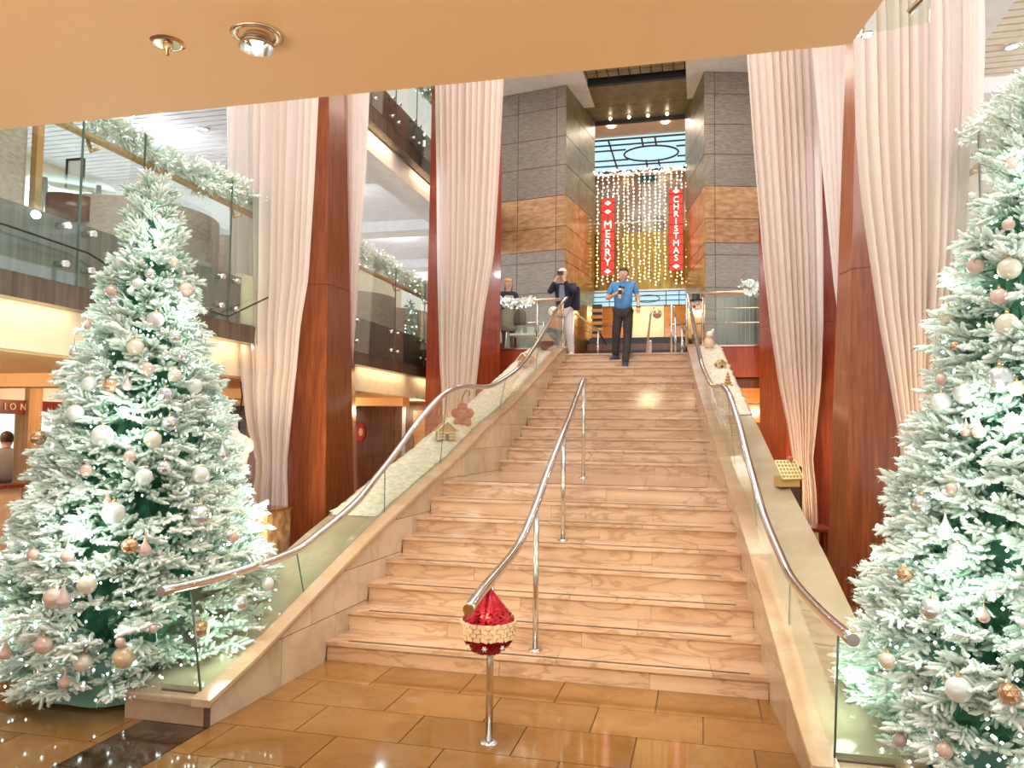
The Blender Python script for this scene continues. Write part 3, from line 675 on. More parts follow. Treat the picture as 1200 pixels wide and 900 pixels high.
curtain('sheer_curtain', 'wide cream sheer curtain tied low, just right of the left tree', 2.6, [(5.72, -5.66, -4.42), (4.68, -5.61, -4.44), (3.55, -5.53, -4.48), (3.04, -5.47, -4.56), (2.42, -5.37, -4.61), (1.81, -5.26, -4.67), (1.35, -5.08, -4.72), (1.1, -5.13, -4.7), (.7, -5.18, -4.68), (.21, -5.22, -4.64)], 11, .06, 1.35, seed=1)
curtain('sheer_curtain', 'narrow lilac white curtain between the left pier and the balcony', 3.95, [(6.3, -4.90, -4.41), (5.29, -4.82, -4.43), (4.24, -4.78, -4.49), (3.31, -4.70, -4.52), (2.85, -4.68, -4.55), (1.2, -4.64, -4.56)], 5, .03, seed=2)
curtain('sheer_curtain', 'white sheer curtain hanging left of the stair top beside the far left pier', 7.2, [(7.94, -4.61, -3.39), (6.35, -4.55, -3.44), (4.83, -4.51, -3.51), (3.78, -4.47, -3.68), (2.88, -4.43, -3.76), (2.37, -4.38, -3.81), (1.85, -4.36, -3.85), (1.3, -4.30, -3.95)], 10, .06, 1.3, seed=3)
curtain('sheer_curtain', 'pink lit sheer curtain tied low, first to the right of the tower', 7.2, [(7.94, .72, 1.79), (6.39, .81, 1.83), (4.6, .94, 1.84), (3.51, 1.04, 1.83), (2.57, 1.16, 1.79), (1.9, 1.29, 1.72), (1.38, 1.36, 1.66), (.98, 1.38, 1.7), (.26, 1.4, 1.73)], 9, .055, 1.38, seed=4)
curtain('sheer_curtain', 'narrow lilac white curtain behind the right mahogany pier', 4.65, [(6.69, 1.38, 1.92), (5.81, 1.44, 1.88), (5.05, 1.49, 1.84), (4.41, 1.54, 1.79), (3.67, 1.6, 1.73), (3.14, 1.66, 1.70), (2.4, 1.70, 1.76)], 6, .03, seed=5)
curtain('sheer_curtain', 'widest cream and pink sheer curtain, left of and behind the right tree', 2.62, [(5.73, 1.51, 2.69), (4.86, 1.52, 2.65), (4.17, 1.56, 2.6), (3.56, 1.63, 2.53), (2.88, 1.71, 2.42), (2.29, 1.8, 2.3), (1.79, 1.87, 2.22), (1.38, 1.9, 2.15), (.89, 1.87, 2.18), (.23, 1.82, 2.2)], 12, .06, 1.38, seed=6)

# ================================================================ FIR FOLIAGE (numpy built)
def finger(L, R, rs, needles=10):
    """a flocked twig: jagged spindle plus needle flags, triangles only"""
    n = 5; t = [0, .3, .65, .9, 1.0]; rr = [.35, .9, 1, .6, .05]
    V = []; F = []; A = []
    for i, (a, b) in enumerate(zip(t, rr)):
        for k in range(n):
            q = 2 * PI * k / n + i * .6; r = R * b * rs.uniform(.65, 1.35)
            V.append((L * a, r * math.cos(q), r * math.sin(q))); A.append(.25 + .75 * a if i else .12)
    for i in range(4):
        for k in range(n):
            a, b, c, d = i * n + k, i * n + (k + 1) % n, (i + 1) * n + (k + 1) % n, (i + 1) * n + k
            F += [(a, b, c), (a, c, d)]
    for k in range(needles):
        a = rs.uniform(.05, .98); q = rs.uniform(0, 2 * PI); l = R * rs.uniform(1.2, 2.1)
        c, s_ = math.cos(q), math.sin(q); w_ = R * .22; o = len(V)
        V += [(L * a - w_, R * .5 * c, R * .5 * s_), (L * a + w_, R * .5 * c, R * .5 * s_), (L * a + l * .8, (R * .4 + l) * c, (R * .4 + l) * s_)]
        g = rs.uniform(.1, 1.0); A += [g * .5, g * .5, g]; F.append((o, o + 1, o + 2))
    return np.array(V), np.array(F), np.array(A)
def sprig(seed, L=.24, R=.0130, side=4, needles=10):
    rs = random.Random(seed); Vs = []; Fs = []; As = []; o = 0
    def put(V, F, A, base, dirv, roll):
        nonlocal o
        d = np.array(dirv, float); d /= np.linalg.norm(d); u = np.cross([0, 0, 1], d); u /= np.linalg.norm(u) + 1e-9; w_ = np.cross(d, u)
        X = V[:, :1] * d + V[:, 1:2] * u + V[:, 2:3] * w_ + np.array(base); Vs.append(X); Fs.append(F + o); As.append(A); o += len(V)
    put(*finger(L, R, rs, needles * 2), (0, 0, 0), (1, 0, .0), 0)
    for k in range(side):
        a = .12 + .7 * k / side
        for s_ in (-1, 1):
            ang = rs.uniform(.55, .85); l = L * rs.uniform(.42, .58) * (1.05 - .35 * k / side)
            put(*finger(l, R * rs.uniform(.85, 1.1), rs, needles), (L * a, 0, 0), (math.cos(ang), s_ * math.sin(ang), rs.uniform(-.1, .3)), 0)
    put(*finger(L * .4, R, rs, needles), (L * .35, 0, 0), (.8, rs.uniform(-.2, .2), .7), 0)
    return np.vstack(Vs), np.vstack(Fs), np.hstack(As)
SPR = [sprig(k) for k in range(5)]
SPS = [sprig(20 + k, L=.13, R=.008, side=2, needles=4) for k in range(4)]
def foliage(name, places, lib, mat, parent, kind='stuff', label=None):
    """places: list of (pos, outward dir, roll, scale, tone)"""
    Vs = []; Fs = []; As = []; o = 0; pl = parent.location if parent else Vector((0, 0, 0))
    if parent and parent.parent: pl = pl + parent.parent.location
    for i, (p, d, roll, sc, tone) in enumerate(places):
        V, F, A = lib[i % len(lib)]
        d = np.array(d, float); d /= np.linalg.norm(d); u = np.cross([0, 0, 1.0], d); u /= np.linalg.norm(u) + 1e-9; w_ = np.cross(d, u)
        c, s_ = math.cos(roll), math.sin(roll); u2 = u * c + w_ * s_; w2 = -u * s_ + w_ * c
        X = (V[:, :1] * d + V[:, 1:2] * u2 + V[:, 2:3] * w2) * sc + np.array(p) - np.array(pl)
        Vs.append(X); Fs.append(F + o); As.append(np.clip(A * tone, 0, 1)); o += len(V)
    V = np.vstack(Vs).astype(np.float32); F = np.vstack(Fs).astype(np.int32); A = np.hstack(As).astype(np.float32)
    me = bpy.data.meshes.new(name); me.vertices.add(len(V)); me.vertices.foreach_set('co', V.ravel())
    me.loops.add(F.size); me.loops.foreach_set('vertex_index', F.ravel())
    me.polygons.add(len(F)); me.polygons.foreach_set('loop_start', np.arange(0, F.size, 3, dtype=np.int32)); me.polygons.foreach_set('loop_total', np.full(len(F), 3, dtype=np.int32))
    me.update(calc_edges=True)
    at_ = me.attributes.new('flock', 'FLOAT', 'POINT'); at_.data.foreach_set('value', A)
    me.materials.append(M[mat])
    ob = bpy.data.objects.new(name, me); COL.objects.link(ob)
    if parent: ob.parent = parent
    if kind: ob['kind'] = kind
    if label: ob['label'] = label
    return ob
def bulbs(name, pts, r, mat, parent):
    O = np.array([(1, 0, 0), (-1, 0, 0), (0, 1, 0), (0, -1, 0), (0, 0, 1), (0, 0, -1)]) * r
    T = [(0, 2, 4), (2, 1, 4), (1, 3, 4), (3, 0, 4), (2, 0, 5), (1, 2, 5), (3, 1, 5), (0, 3, 5)]
    mb = MB(); 
    for p in pts: mb.add([(p[0] + q[0], p[1] + q[1], p[2] + q[2]) for q in O], T, True)
    ob = mb.build(name, mat, parent, kind='stuff', recalc=False); return ob

# ================================================================ TREES
TR = lambda z: min(.95, (3.6 - z) * .31 + .03) if z > .5 else .95 - .25 * (.5 - z)
def tree(label, cx, cy, seed):
    rs = random.Random(seed); t = thing('christmas_tree', label, 'tree', (cx, cy, 0))
    MB().tube([(cx, cy, .0), (cx, cy, 3.45)], [.05, .015], 8).build('trunk', 'wood_dark', t)
    # dark inner greenery
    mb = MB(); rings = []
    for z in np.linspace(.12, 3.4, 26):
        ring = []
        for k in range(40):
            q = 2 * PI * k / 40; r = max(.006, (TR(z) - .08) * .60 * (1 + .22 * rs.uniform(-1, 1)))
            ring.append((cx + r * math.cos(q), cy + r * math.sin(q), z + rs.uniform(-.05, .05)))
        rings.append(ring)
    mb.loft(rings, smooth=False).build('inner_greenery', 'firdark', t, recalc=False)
    P = []; N = 2000
    zc = np.linspace(.10, 3.5, 400); wgt = np.array([TR(z) + .05 for z in zc]); cdf = np.cumsum(wgt) / wgt.sum()
    camang = math.atan2(-5.6 - cy, -cx)
    for i in range(N):
        z = float(np.interp(rs.random(), cdf, zc)); q = rs.uniform(0, 2 * PI)
        # a clumpy conifer: branch tiers stick out and droop
        tier = math.sin(z * 13 + 2.5 * math.sin(q * 3 + seed)) * .5 + .5
        dep = rs.random() ** .6
        Rz = TR(z); r = Rz * (.60 + .30 * dep + .06 * tier) - .10 * (1 if Rz > .3 else Rz / .3)
        r = max(r, .02)
        lift = rs.uniform(-.25, .35) + (.5 if z > 3.1 else 0); qq = q + rs.uniform(-.35, .35)
        d = (math.cos(qq), math.sin(qq), lift)
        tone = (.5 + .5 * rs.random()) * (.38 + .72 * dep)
        P.append(((cx + r * math.cos(q), cy + r * math.sin(q), z), d, rs.uniform(-.6, .6), rs.uniform(.75, 1.15) * (1 if z < 2.9 else .8), tone))
    for k in range(60):
        q = k * 2.4; z = 2.95 + .011 * k; r = TR(z) * .45; P.append(((cx + r * math.cos(q), cy + r * math.sin(q), z), (math.cos(q), math.sin(q), .2 + .016 * k), 0, .62, .9))
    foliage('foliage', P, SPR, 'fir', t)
    B_ = []
    for i in range(1500):
        z = float(np.interp(rs.random(), cdf, zc)); q = rs.uniform(0, 2 * PI); r = TR(z) * rs.uniform(.74, 1.03)
        B_.append((cx + r * math.cos(q), cy + r * math.sin(q), z))
    bulbs('string_light_bulbs', B_, .0085, 'bulb', t)
    # the light the strings give off
    for z, nq in ((.5, 4), (1.2, 4), (1.9, 3), (2.6, 3), (3.15, 2)):
        for k in range(nq):
            q = 2 * PI * k / nq + z + camang; r = TR(z) + (.16 if z > 1 else .02)
            l = bpy.data.lights.new('string_glow', 'POINT'); o = bpy.data.objects.new('string_glow', l); COL.objects.link(o)
            l.energy = (6.0 if z > 1 else 3.0) * (TR(z) + .25); l.color = (.80, 1.0, .90); l.shadow_soft_size = .10; o.location = (cx + r * math.cos(q), cy + r * math.sin(q), z)
    # pleated skirt round the foot
    mb = MB(); n = 60; rings = []
    for f, z in ((.45, .34), (.55, .2), (.64, .02)):
        rings.append([(cx + (f + .02 * math.sin(9 * 2 * PI * k / n)) * math.cos(2 * PI * k / n), cy + (f + .02 * math.sin(9 * 2 * PI * k / n)) * math.sin(2 * PI * k / n), z) for k in range(n)])
    mb.loft(rings, caps=False).build('tree_skirt', plain('skirt_green', (.16, .32, .26), .25), t, label='glossy grey green tree skirt')
    return t
LTREE = (-3.95, -.75); RTREE = (1.72, -.95)
tree('tall white flocked christmas tree with lights on the left of the stairs', *LTREE, 11)
tree('tall white flocked christmas tree with lights on the right of the stairs', *RTREE, 12)

OCOL = {'blush': (.80, .55, .47), 'cream': (.88, .80, .64), 'white': (.86, .93, .88), 'silver': (.74, .77, .76), 'pearl': (.78, .85, .84), 'lilac': (.70, .62, .64), 'mauve': (.66, .50, .47), 'copper': (.80, .50, .30), 'gold': (.86, .66, .40), 'mirror': (.8, .78, .82)}
for c_, v_ in OCOL.items(): M['orn_' + c_] = plain(c_ + '_ornament', tuple(q * .8 for q in v_), .22, metal=.15 if c_ not in ('silver', 'mirror', 'copper') else .8, coat=.6)
OT = [(0, 'ball', 'blush', -3.831, -0.835, 3.318, 0.025), (0, 'ball', 'cream', -3.923, -0.928, 3.21, 0.037), (0, 'drop', 'blush', -3.788, -0.886, 3.109, 0.031), (0, 'ball', 'silver', -3.759, -0.825, 3.128, 0.031), (0, 'ball', 'cream', -3.709, -0.816, 2.984, 0.037), (0, 'ball', 'pearl', -3.983, -1.011, 2.942, 0.042), (0, 'ball', 'silver', -3.771, -0.973, 2.868, 0.039), (0, 'mirror', 'mirror', -3.683, -0.895, 2.813, 0.036), (0, 'ball', 'blush', -3.638, -0.767, 2.786, 0.056), (0, 'ball', 'blush', -4.004, -1.073, 2.736, 0.042), (0, 'ball', 'white', -3.817, -1.032, 2.786, 0.042), (0, 'ball', 'lilac', -3.673, -1.025, 2.532, 0.059), (0, 'ball', 'silver', -3.575, -0.951, 2.42, 0.048), (0, 'ball', 'cream', -3.725, -1.143, 2.33, 0.058), (0, 'mirror', 'mirror', -3.522, -0.932, 2.29, 0.042), (0, 'ball', 'blush', -3.636, -1.136, 2.185, 0.046), (0, 'ball', 'cream', -3.512, -1.01, 2.147, 0.047), (0, 'ball', 'white', -3.955, -1.283, 2.073, 0.051), (0, 'ball', 'copper', -3.804, -1.264, 2.063, 0.051), (0, 'drop', 'mauve', -3.709, -1.227, 2.065, 0.034), (0, 'mirror', 'mirror', -3.519, -1.097, 2.008, 0.052), (0, 'ball', 'white', -3.441, -0.892, 2.083, 0.054), (0, 'drop', 'blush', -4.166, -1.091, 2.492, 0.03), (0, 'drop', 'silver', -3.536, -0.743, 2.457, 0.037), (0, 'drop', 'silver', -4.282, -1.079, 2.309, 0.036), (0, 'ball', 'silver', -3.945, -1.104, 2.652, 0.035), (0, 'ball', 'white', -4.005, -1.341, 1.879, 0.056), (0, 'ball', 'silver', -3.458, -1.114, 1.819, 0.051), (0, 'ball', 'white', -3.767, -1.362, 1.731, 0.072), (0, 'ball', 'cream', -3.505, -1.215, 1.711, 0.056), (0, 'ball', 'blush', -3.587, -1.322, 1.601, 0.039), (0, 'ball', 'silver', -3.415, -1.203, 1.528, 0.05), (0, 'ball', 'blush', -3.808, -1.441, 1.514, 0.038), (0, 'ball', 'white', -3.489, -1.302, 1.471, 0.055), (0, 'ball', 'white', -3.283, -1.011, 1.477, 0.057), (0, 'ball', 'copper', -4.415, -1.215, 1.71, 0.053), (0, 'drop', 'silver', -3.275, -0.791, 1.609, 0.048), (0, 'ball', 'white', -3.585, -1.447, 1.253, 0.07), (0, 'drop', 'blush', -3.635, -1.445, 1.326, 0.027), (0, 'mirror', 'copper', -3.46, -1.443, 1.052, 0.048), (0, 'drop', 'blush', -3.387, -1.394, 1.027, 0.043), (0, 'drop', 'blush', -3.775, -1.596, 1.002, 0.042), (0, 'ball', 'blush', -4.011, -1.613, 0.998, 0.037), (0, 'ball', 'cream', -3.617, -1.603, 0.837, 0.057), (0, 'ball', 'blush', -3.785, -1.676, 0.76, 0.061), (0, 'drop', 'mauve', -3.726, -1.665, 0.747, 0.051), (0, 'ball', 'silver', -3.224, -1.088, 1.208, 0.073), (0, 'ball', 'cream', -3.599, -1.631, 0.381, 0.051), (0, 'ball', 'gold', -3.398, -1.53, 0.404, 0.067), (0, 'ball', 'blush', -3.401, -1.56, 0.498, 0.031), (0, 'drop', 'blush', -4.098, -1.698, 0.42, 0.041), (0, 'drop', 'blush', -3.714, -1.637, 0.258, 0.036), (0, 'ball', 'blush', -3.803, -1.717, 0.493, 0.051), (0, 'ball', 'silver', -2.994, -0.96, 0.629, 0.051), (0, 'ball', 'white', -2.999, -0.611, 0.693, 0.048), (0, 'mirror', 'copper', -3.093, -1.223, 0.519, 0.054), (0, 'ball', 'blush', -3.263, -1.446, 0.56, 0.026), (0, 'ball', 'blush', -3.111, -0.875, 1.051, 0.041), (1, 'ball', 'blush', 1.602, -1.072, 3.245, 0.036), (1, 'ball', 'white', 1.459, -0.893, 3.129, 0.019), (1, 'drop', 'mauve', 1.458, -1.018, 2.918, 0.028), (1, 'ball', 'blush', 1.542, -1.164, 2.889, 0.031), (1, 'ball', 'cream', 1.432, -0.883, 2.883, 0.043), (1, 'ball', 'mauve', 1.416, -0.999, 2.799, 0.042), (1, 'ball', 'blush', 1.407, -1.086, 2.692, 0.045), (1, 'ball', 'cream', 1.514, -1.24, 2.643, 0.056), (1, 'ball', 'blush', 1.46, -1.254, 2.498, 0.043), (1, 'ball', 'cream', 1.307, -0.962, 2.459, 0.051), (1, 'ball', 'cream', 1.469, -1.32, 2.35, 0.055), (1, 'mirror', 'copper', 1.286, -1.138, 2.267, 0.022), (1, 'ball', 'blush', 1.222, -1.124, 2.089, 0.031), (1, 'ball', 'pearl', 1.281, -1.287, 2.005, 0.051), (1, 'ball', 'white', 1.204, -1.181, 1.965, 0.053), (1, 'ball', 'silver', 1.411, -1.384, 2.071, 0.067), (1, 'drop', 'blush', 1.264, -1.357, 1.82, 0.029), (1, 'drop', 'cream', 1.306, -1.402, 1.816, 0.033), (1, 'ball', 'cream', 1.466, -1.433, 2.026, 0.037), (1, 'ball', 'silver', 1.075, -1.286, 1.444, 0.052), (1, 'ball', 'blush', 1.182, -1.396, 1.536, 0.029), (1, 'drop', 'white', 1.139, -1.442, 1.333, 0.041), (1, 'ball', 'silver', 1.169, -1.514, 1.248, 0.044), (1, 'mirror', 'copper', 0.98, -1.332, 1.102, 0.038), (1, 'ball', 'silver', 1.056, -1.517, 0.971, 0.057), (1, 'drop', 'blush', 1.227, -1.666, 0.985, 0.027), (1, 'ball', 'cream', 0.878, -1.411, 0.69, 0.042), (1, 'ball', 'white', 1.106, -1.701, 0.666, 0.057), (1, 'ball', 'mauve', 0.922, -1.441, 0.33, 0.033), (1, 'ball', 'blush', 1.064, -1.632, 0.368, 0.035), (1, 'mirror', 'copper', 1.276, -1.8, 0.695, 0.044)]
PROTO = {}
def ornament_proto(kind, col, loc, r):
    cn = {'ball': 'ball', 'drop': 'teardrop', 'mirror': 'mirrored ball'}[kind]
    t = thing('mirror_ball_ornament' if kind == 'mirror' else ('teardrop_ornament' if kind == 'drop' else 'ball_ornament'), '', 'ornament', loc); x, y, z = loc
    if kind == 'ball':
        g_ = MB().ball((x, y, z), r, 18).build('globe', 'orn_' + col, t)
        MB().cyl((x, y, z + r * .96), (x, y, z + r * 1.2), r * .18, 8).build('cap', 'brass', t)
    elif kind == 'drop':
        g_ = MB().lathe([(0, -r), (.55 * r, -.85 * r), (.9 * r, -.4 * r), (.95 * r, 0), (.7 * r, .5 * r), (.35 * r, 1.05 * r), (.14 * r, 1.7 * r), (.05 * r, 2.3 * r), (0, 2.35 * r)], loc, 16).build('globe', 'orn_' + col, t)
        MB().cyl((x, y, z + r * 2.3), (x, y, z + r * 2.55), r * .10, 6).build('cap', 'brass', t)
    else:
        bm = bmesh.new(); bmesh.ops.create_icosphere(bm, subdivisions=2, radius=r)
        res = bmesh.ops.inset_individual(bm, faces=bm.faces[:], thickness=r * .05, depth=r * .06)
        g_ = MB().frombm(bm, mat=Matrix.Translation(loc)).build('globe', 'orn_' + ('copper' if col == 'copper' else 'mirror'), t)
        MB().cyl((x, y, z + r * .96), (x, y, z + r * 1.2), r * .18, 8).build('cap', 'brass', t)
    cap_ = t.children[-1] if t.children[-1].name.startswith('cap') else t.children[0]
    zz = z + r * (2.6 if kind == 'drop' else 1.22)
    MB().tube([(x + r * .10 * math.cos(q), y, zz + r * .12 * (1 + math.sin(q))) for q in np.linspace(-1.57, 4.71, 9)], r * .03, 5, cap=False).build('hanging_loop', 'brass', cap_)
    return t
def band(t, z, x, y):
    cx, cy = LTREE if t == 0 else RTREE
    v = ('foot', 'low part', 'lower middle', 'middle', 'upper middle', 'high part', 'tip')[min(6, int(max(0, z) / 3.6 * 7))]
    lat = ((x - cx) * .971 + (y - cy) * .238) / max(.12, TR(z))
    h = 'far left edge' if lat < -.7 else 'left side' if lat < -.22 else 'centre' if lat < .22 else 'right side' if lat < .7 else 'far right edge'
    return v, h
labs = {}
items = []
for (t, kind, col, x, y, z, r) in OT:
    v, h = band(t, z, x, y)
    size = 'large ' if r > .062 else 'small ' if r < .036 else ''
    kn = {'ball': 'ball', 'drop': 'teardrop', 'mirror': 'mirrored ball'}[kind]; cw = '' if (kind == 'mirror' and col == 'mirror') else col + ' '
    lab = f"{size}{cw}{kn} ornament, {v} of the {'left' if t == 0 else 'right'} tree, {h}"
    labs.setdefault(lab, []).append(len(items)); items.append([t, kind, col, x, y, z, r, lab])
for lab, idx in labs.items():
    if len(idx) > 1:
        idx.sort(key=lambda i: -items[i][5]); words = ('upper one', 'lower one') if len(idx) == 2 else ('uppermost', 'second', 'third', 'lowest')
        for w_, i in zip(words, idx): items[i][7] += ', ' + w_
for t, kind, col, x, y, z, r, lab in items:
    key = (kind, col)
    if key not in PROTO:
        PROTO[key] = (ornament_proto(kind, col, (x, y, z), r), r); o = PROTO[key][0]
    else:
        src, r0 = PROTO[key]; o = copy_of(src, (x, y, z), scale=(r / r0,) * 3)
    o['label'] = lab; o['group'] = 'ornaments hanging in the ' + ('left' if t == 0 else 'right') + ' tree'

# ================================================================ GARLANDS, BALCONY RAILINGS
def garland(label, pts, rad=.13, dens=60, tone=1.0, lights=True, bulbm='bulb'):
    rs = random.Random(len(label) * 7 + dens); Q = smooth_path(pts, 6); P = []; Bp = []
    L = sum((Q[i + 1] - Q[i]).length for i in range(len(Q) - 1)); n = int(L * dens)
    for i in range(n):
        f = rs.random() * (len(Q) - 1.001); k = int(f); p = Q[k].lerp(Q[k + 1], f - k); tv = (Q[k + 1] - Q[k]).normalized()
        d = Vector((rs.gauss(0, 1), rs.gauss(0, 1), rs.gauss(0, 1))); d = (d - tv * d.dot(tv) * .6).normalized()
        p = p + d * rad * .15
        P.append((tuple(p), tuple(d), rs.uniform(-1, 1), rad / .13 * rs.uniform(.8, 1.25), tone * rs.uniform(.6, 1.1)))
        if lights and i % 3 == 0: Bp.append(tuple(p + d * rad * rs.uniform(.7, 1.1)))
    c = Q[0]; t = thing('fir_garland', label, 'garland', tuple(c))
    foliage('foliage', P, SPS, 'fir', t)
    if lights: bulbs('string_light_bulbs', Bp, .010, bulbm, t)
    return t
def rail_run(label, X, s, y0, y1, zf, joints, wood=True):
    t = thing('balcony_railing', label, 'railing', (X, y0, zf - .25))
    gx = X - s * .08
    for a, b in zip(joints[:-1], joints[1:]):
        mb = MB().box(gx - .006, gx + .006, a + .008, b - .008, zf - .28, zf + 1.32); g = mb.build('glass_panel', 'glass_green', t)
    for y in joints:
        jt = MB().box(gx - .008, gx + .008, y - .006, y + .006, zf - .28, zf + 1.32).build('glass_joint', 'glass_edge', t)
        for dy in (-.14, .14):
            if y0 <= y + dy <= y1:
                for z in (zf - .12, zf + .20):
                    MB().tube([(gx - s * .035, y + dy, z), (X + s * .01, y + dy, z)], .028, 12).build('standoff', 'chrome', jt)
        MB().tube([(gx + s * .01, y + .2, zf + .98), (gx + s * .10, y + .2, zf + .96), (gx + s * .14, y + .2, zf + 1.06)], .018, 8).build('bracket', 'brass', jt)
    MB().tube([(gx + s * .14, y0, zf + 1.10), (gx + s * .14, y1, zf + 1.10)], .036, 12).build('handrail', 'railwood' if wood else 'chrome', t)
    return t
rail_run('glass railing with wooden handrail of the left balcony behind the left tree', -5.2, -1, -3.0, 3.1, 3.25, [-3.0, -1.6, -.2, .55, 1.95, 3.1])
rail_run('glass railing of the left balcony between the two left piers', -5.2, -1, 4.5, 12, 3.25, [4.6, 5.1, 6.75, 8.2, 9.7, 11.2])
rail_run('glass railing of the upper left balcony beside the second curtain', -5.2, -1, 3.0, 12, 7.25, [3.2, 5.6, 6.6, 7.6, 8.8, 10.5])
rail_run('glass railing of the right balcony behind the right tree', 2.5, 1, -.3, 3.1, 3.25, [-.3, .8, 2.0, 3.1])
rail_run('glass railing of the right balcony seen through the gap beside the right pier', 2.5, 1, 4.6, 12, 3.25, [4.6, 6, 7.5, 9, 10.5, 12])
garland('lit flocked garland on the left balcony handrail above the left tree', [(-5.26, -1.0, 4.52), (-5.26, .2, 4.55), (-5.26, 1.4, 4.47), (-5.26, 2.0, 4.55), (-5.26, 3.0, 4.5)], .17, 100)
garland('lit garland on the left balcony handrail between the piers', [(-5.26, 4.7, 4.58), (-5.26, 6.2, 4.60), (-5.26, 7.5, 4.56), (-5.26, 8.8, 4.52)], .17, 90)
garland('small green garland hanging behind the glass of the left balcony by the far pier', [(-5.3, 7.9, 4.15), (-5.32, 8.0, 3.9), (-5.3, 8.05, 3.6)], .11, 110, .7)
garland('garland on the upper left balcony beside the second curtain', [(-5.1, 6.6, 8.4), (-5.1, 7.4, 8.35), (-5.1, 8.4, 8.3)], .16, 80, .7)
garland('snowy garland on the right balcony handrail above the right tree', [(2.56, -.2, 4.45), (2.56, .8, 4.5), (2.56, 1.6, 4.6), (2.56, 2.6, 4.6)], .18, 100)
garland('garland hanging in the gap between the pink lit curtain and the right pier', [(2.45, 9.0, 3.7), (2.45, 9.3, 4.1), (2.45, 9.6, 4.6), (2.45, 9.9, 4.85)], .15, 110, .8)
wr = MB().tube([(-5.02, -3.0, 3.2), (-5.02, -1.0, 3.28), (-5.02, -.2, 3.25), (-5.02, .6, 3.05), (-5.02, 1.8, 3.0), (-5.02, 2.6, 3.35)], .010, 6).build('light_cable', 'black'); tag(wr, 'black cable looping along the outside of the left balcony glass', 'cable')

# lounge furniture on the left balcony
def booth(label, cx, cy, r, z0, h, a0, a1):
    t = thing('curved_booth', label, 'booth seat', (cx, cy, z0)); n = 26
    ring = lambda rr, z: [(cx + rr * math.cos(q), cy + rr * math.sin(q), z) for q in np.linspace(a0, a1, n)]
    o = MB(); A = [ring(r, z0), ring(r, z0 + h), ring(r - .12, z0 + h), ring(r - .12, z0)]
    o.loft(A + [A[0]], close=False, smooth=False); o.slab([A[0][0], A[1][0], A[2][0], A[3][0]], (.001, .001, 0)); o.slab([A[0][-1], A[1][-1], A[2][-1], A[3][-1]], (.001, .001, 0))
    o.build('booth_back', 'taupe', t)
    MB().loft([ring(r - .13, z0 + .42), ring(r - .55, z0 + .42), ring(r - .55, z0 + .02), ring(r - .13, z0 + .02), ring(r - .13, z0 + .42)], close=False, smooth=False).build('seat', 'cream', t)
    return t
tag(MB().box(-7.7, -6.5, -.9, .58, 3.25, 6.42, b=.05).build('taupe_pillar', 'taupe'), 'thick taupe plastered pillar at the left edge of the left balcony', 'column')
booth('curved taupe booth just left of the tree tip on the left balcony', -6.9, 2.55, 1.0, 3.25, 1.15, -2.6, .9)
booth('curved taupe booth just right of the tree tip on the left balcony', -7.0, 4.6, 1.0, 3.25, 1.22, -2.2, 1.2)
booth('pale curved booth behind the left balcony glass, left one between the piers', -6.6, 8.0, .9, 3.25, 1.05, -2.2, 1.2)
booth('pale curved booth behind the left balcony glass, right one between the piers', -6.6, 10.0, .9, 3.25, 1.05, -2.2, 1.2)
ct = thing('round_counter', 'round counter with dark drum and glass top on the left balcony', 'table', (-7.0, 1.65, 3.25))
MB().lathe([(.0, 4.08), (.34, 4.08), (.34, 4.36), (.0, 4.36)], (-7.0, 1.65, 0), 32).build('drum', 'wood_dark', ct)
MB().lathe([(0, 4.50), (.46, 4.50), (.46, 4.53), (0, 4.53)], (-7.0, 1.65, 0), 32).build('glass_top', 'glass_green', ct)
for q in (0, 1.57, 3.14, 4.71): MB().tube([(-7.0 + .37 * math.cos(q), 1.65 + .37 * math.sin(q), 3.25), (-7.0 + .37 * math.cos(q), 1.65 + .37 * math.sin(q), 4.51)], .03, 8).build('leg', 'chrome', ct)
mn = thing('menu_stand', 'small dark framed menu card standing on the round glass counter', 'menu', (-7.02, 1.70, 4.53))
MB().box(-7.12, -6.92, 1.70, 1.72, 4.53, 4.85).build('card', 'white', mn)
for x in (-7.13, -6.92): MB().box(x, x + .02, 1.685, 1.73, 4.53, 4.87).build('frame_side', 'black', mn)
MB().box(-7.13, -6.90, 1.685, 1.73, 4.85, 4.87).build('frame_top', 'black', mn)
pl = MB().box(-6.49, -6.42, .60, .68, 3.25, 6.42).build('brass_pillar', 'brass'); tag(pl, 'slim brass and steel pillar at the left edge of the left balcony', 'column')
cs = MB().box(-5.28, -5.18, 2.3, 2.92, 3.0, 3.58).build('cream_wall_block', 'cream'); tag(cs, 'cream wall block at the end of the left balcony beside the tied curtain', 'wall block')
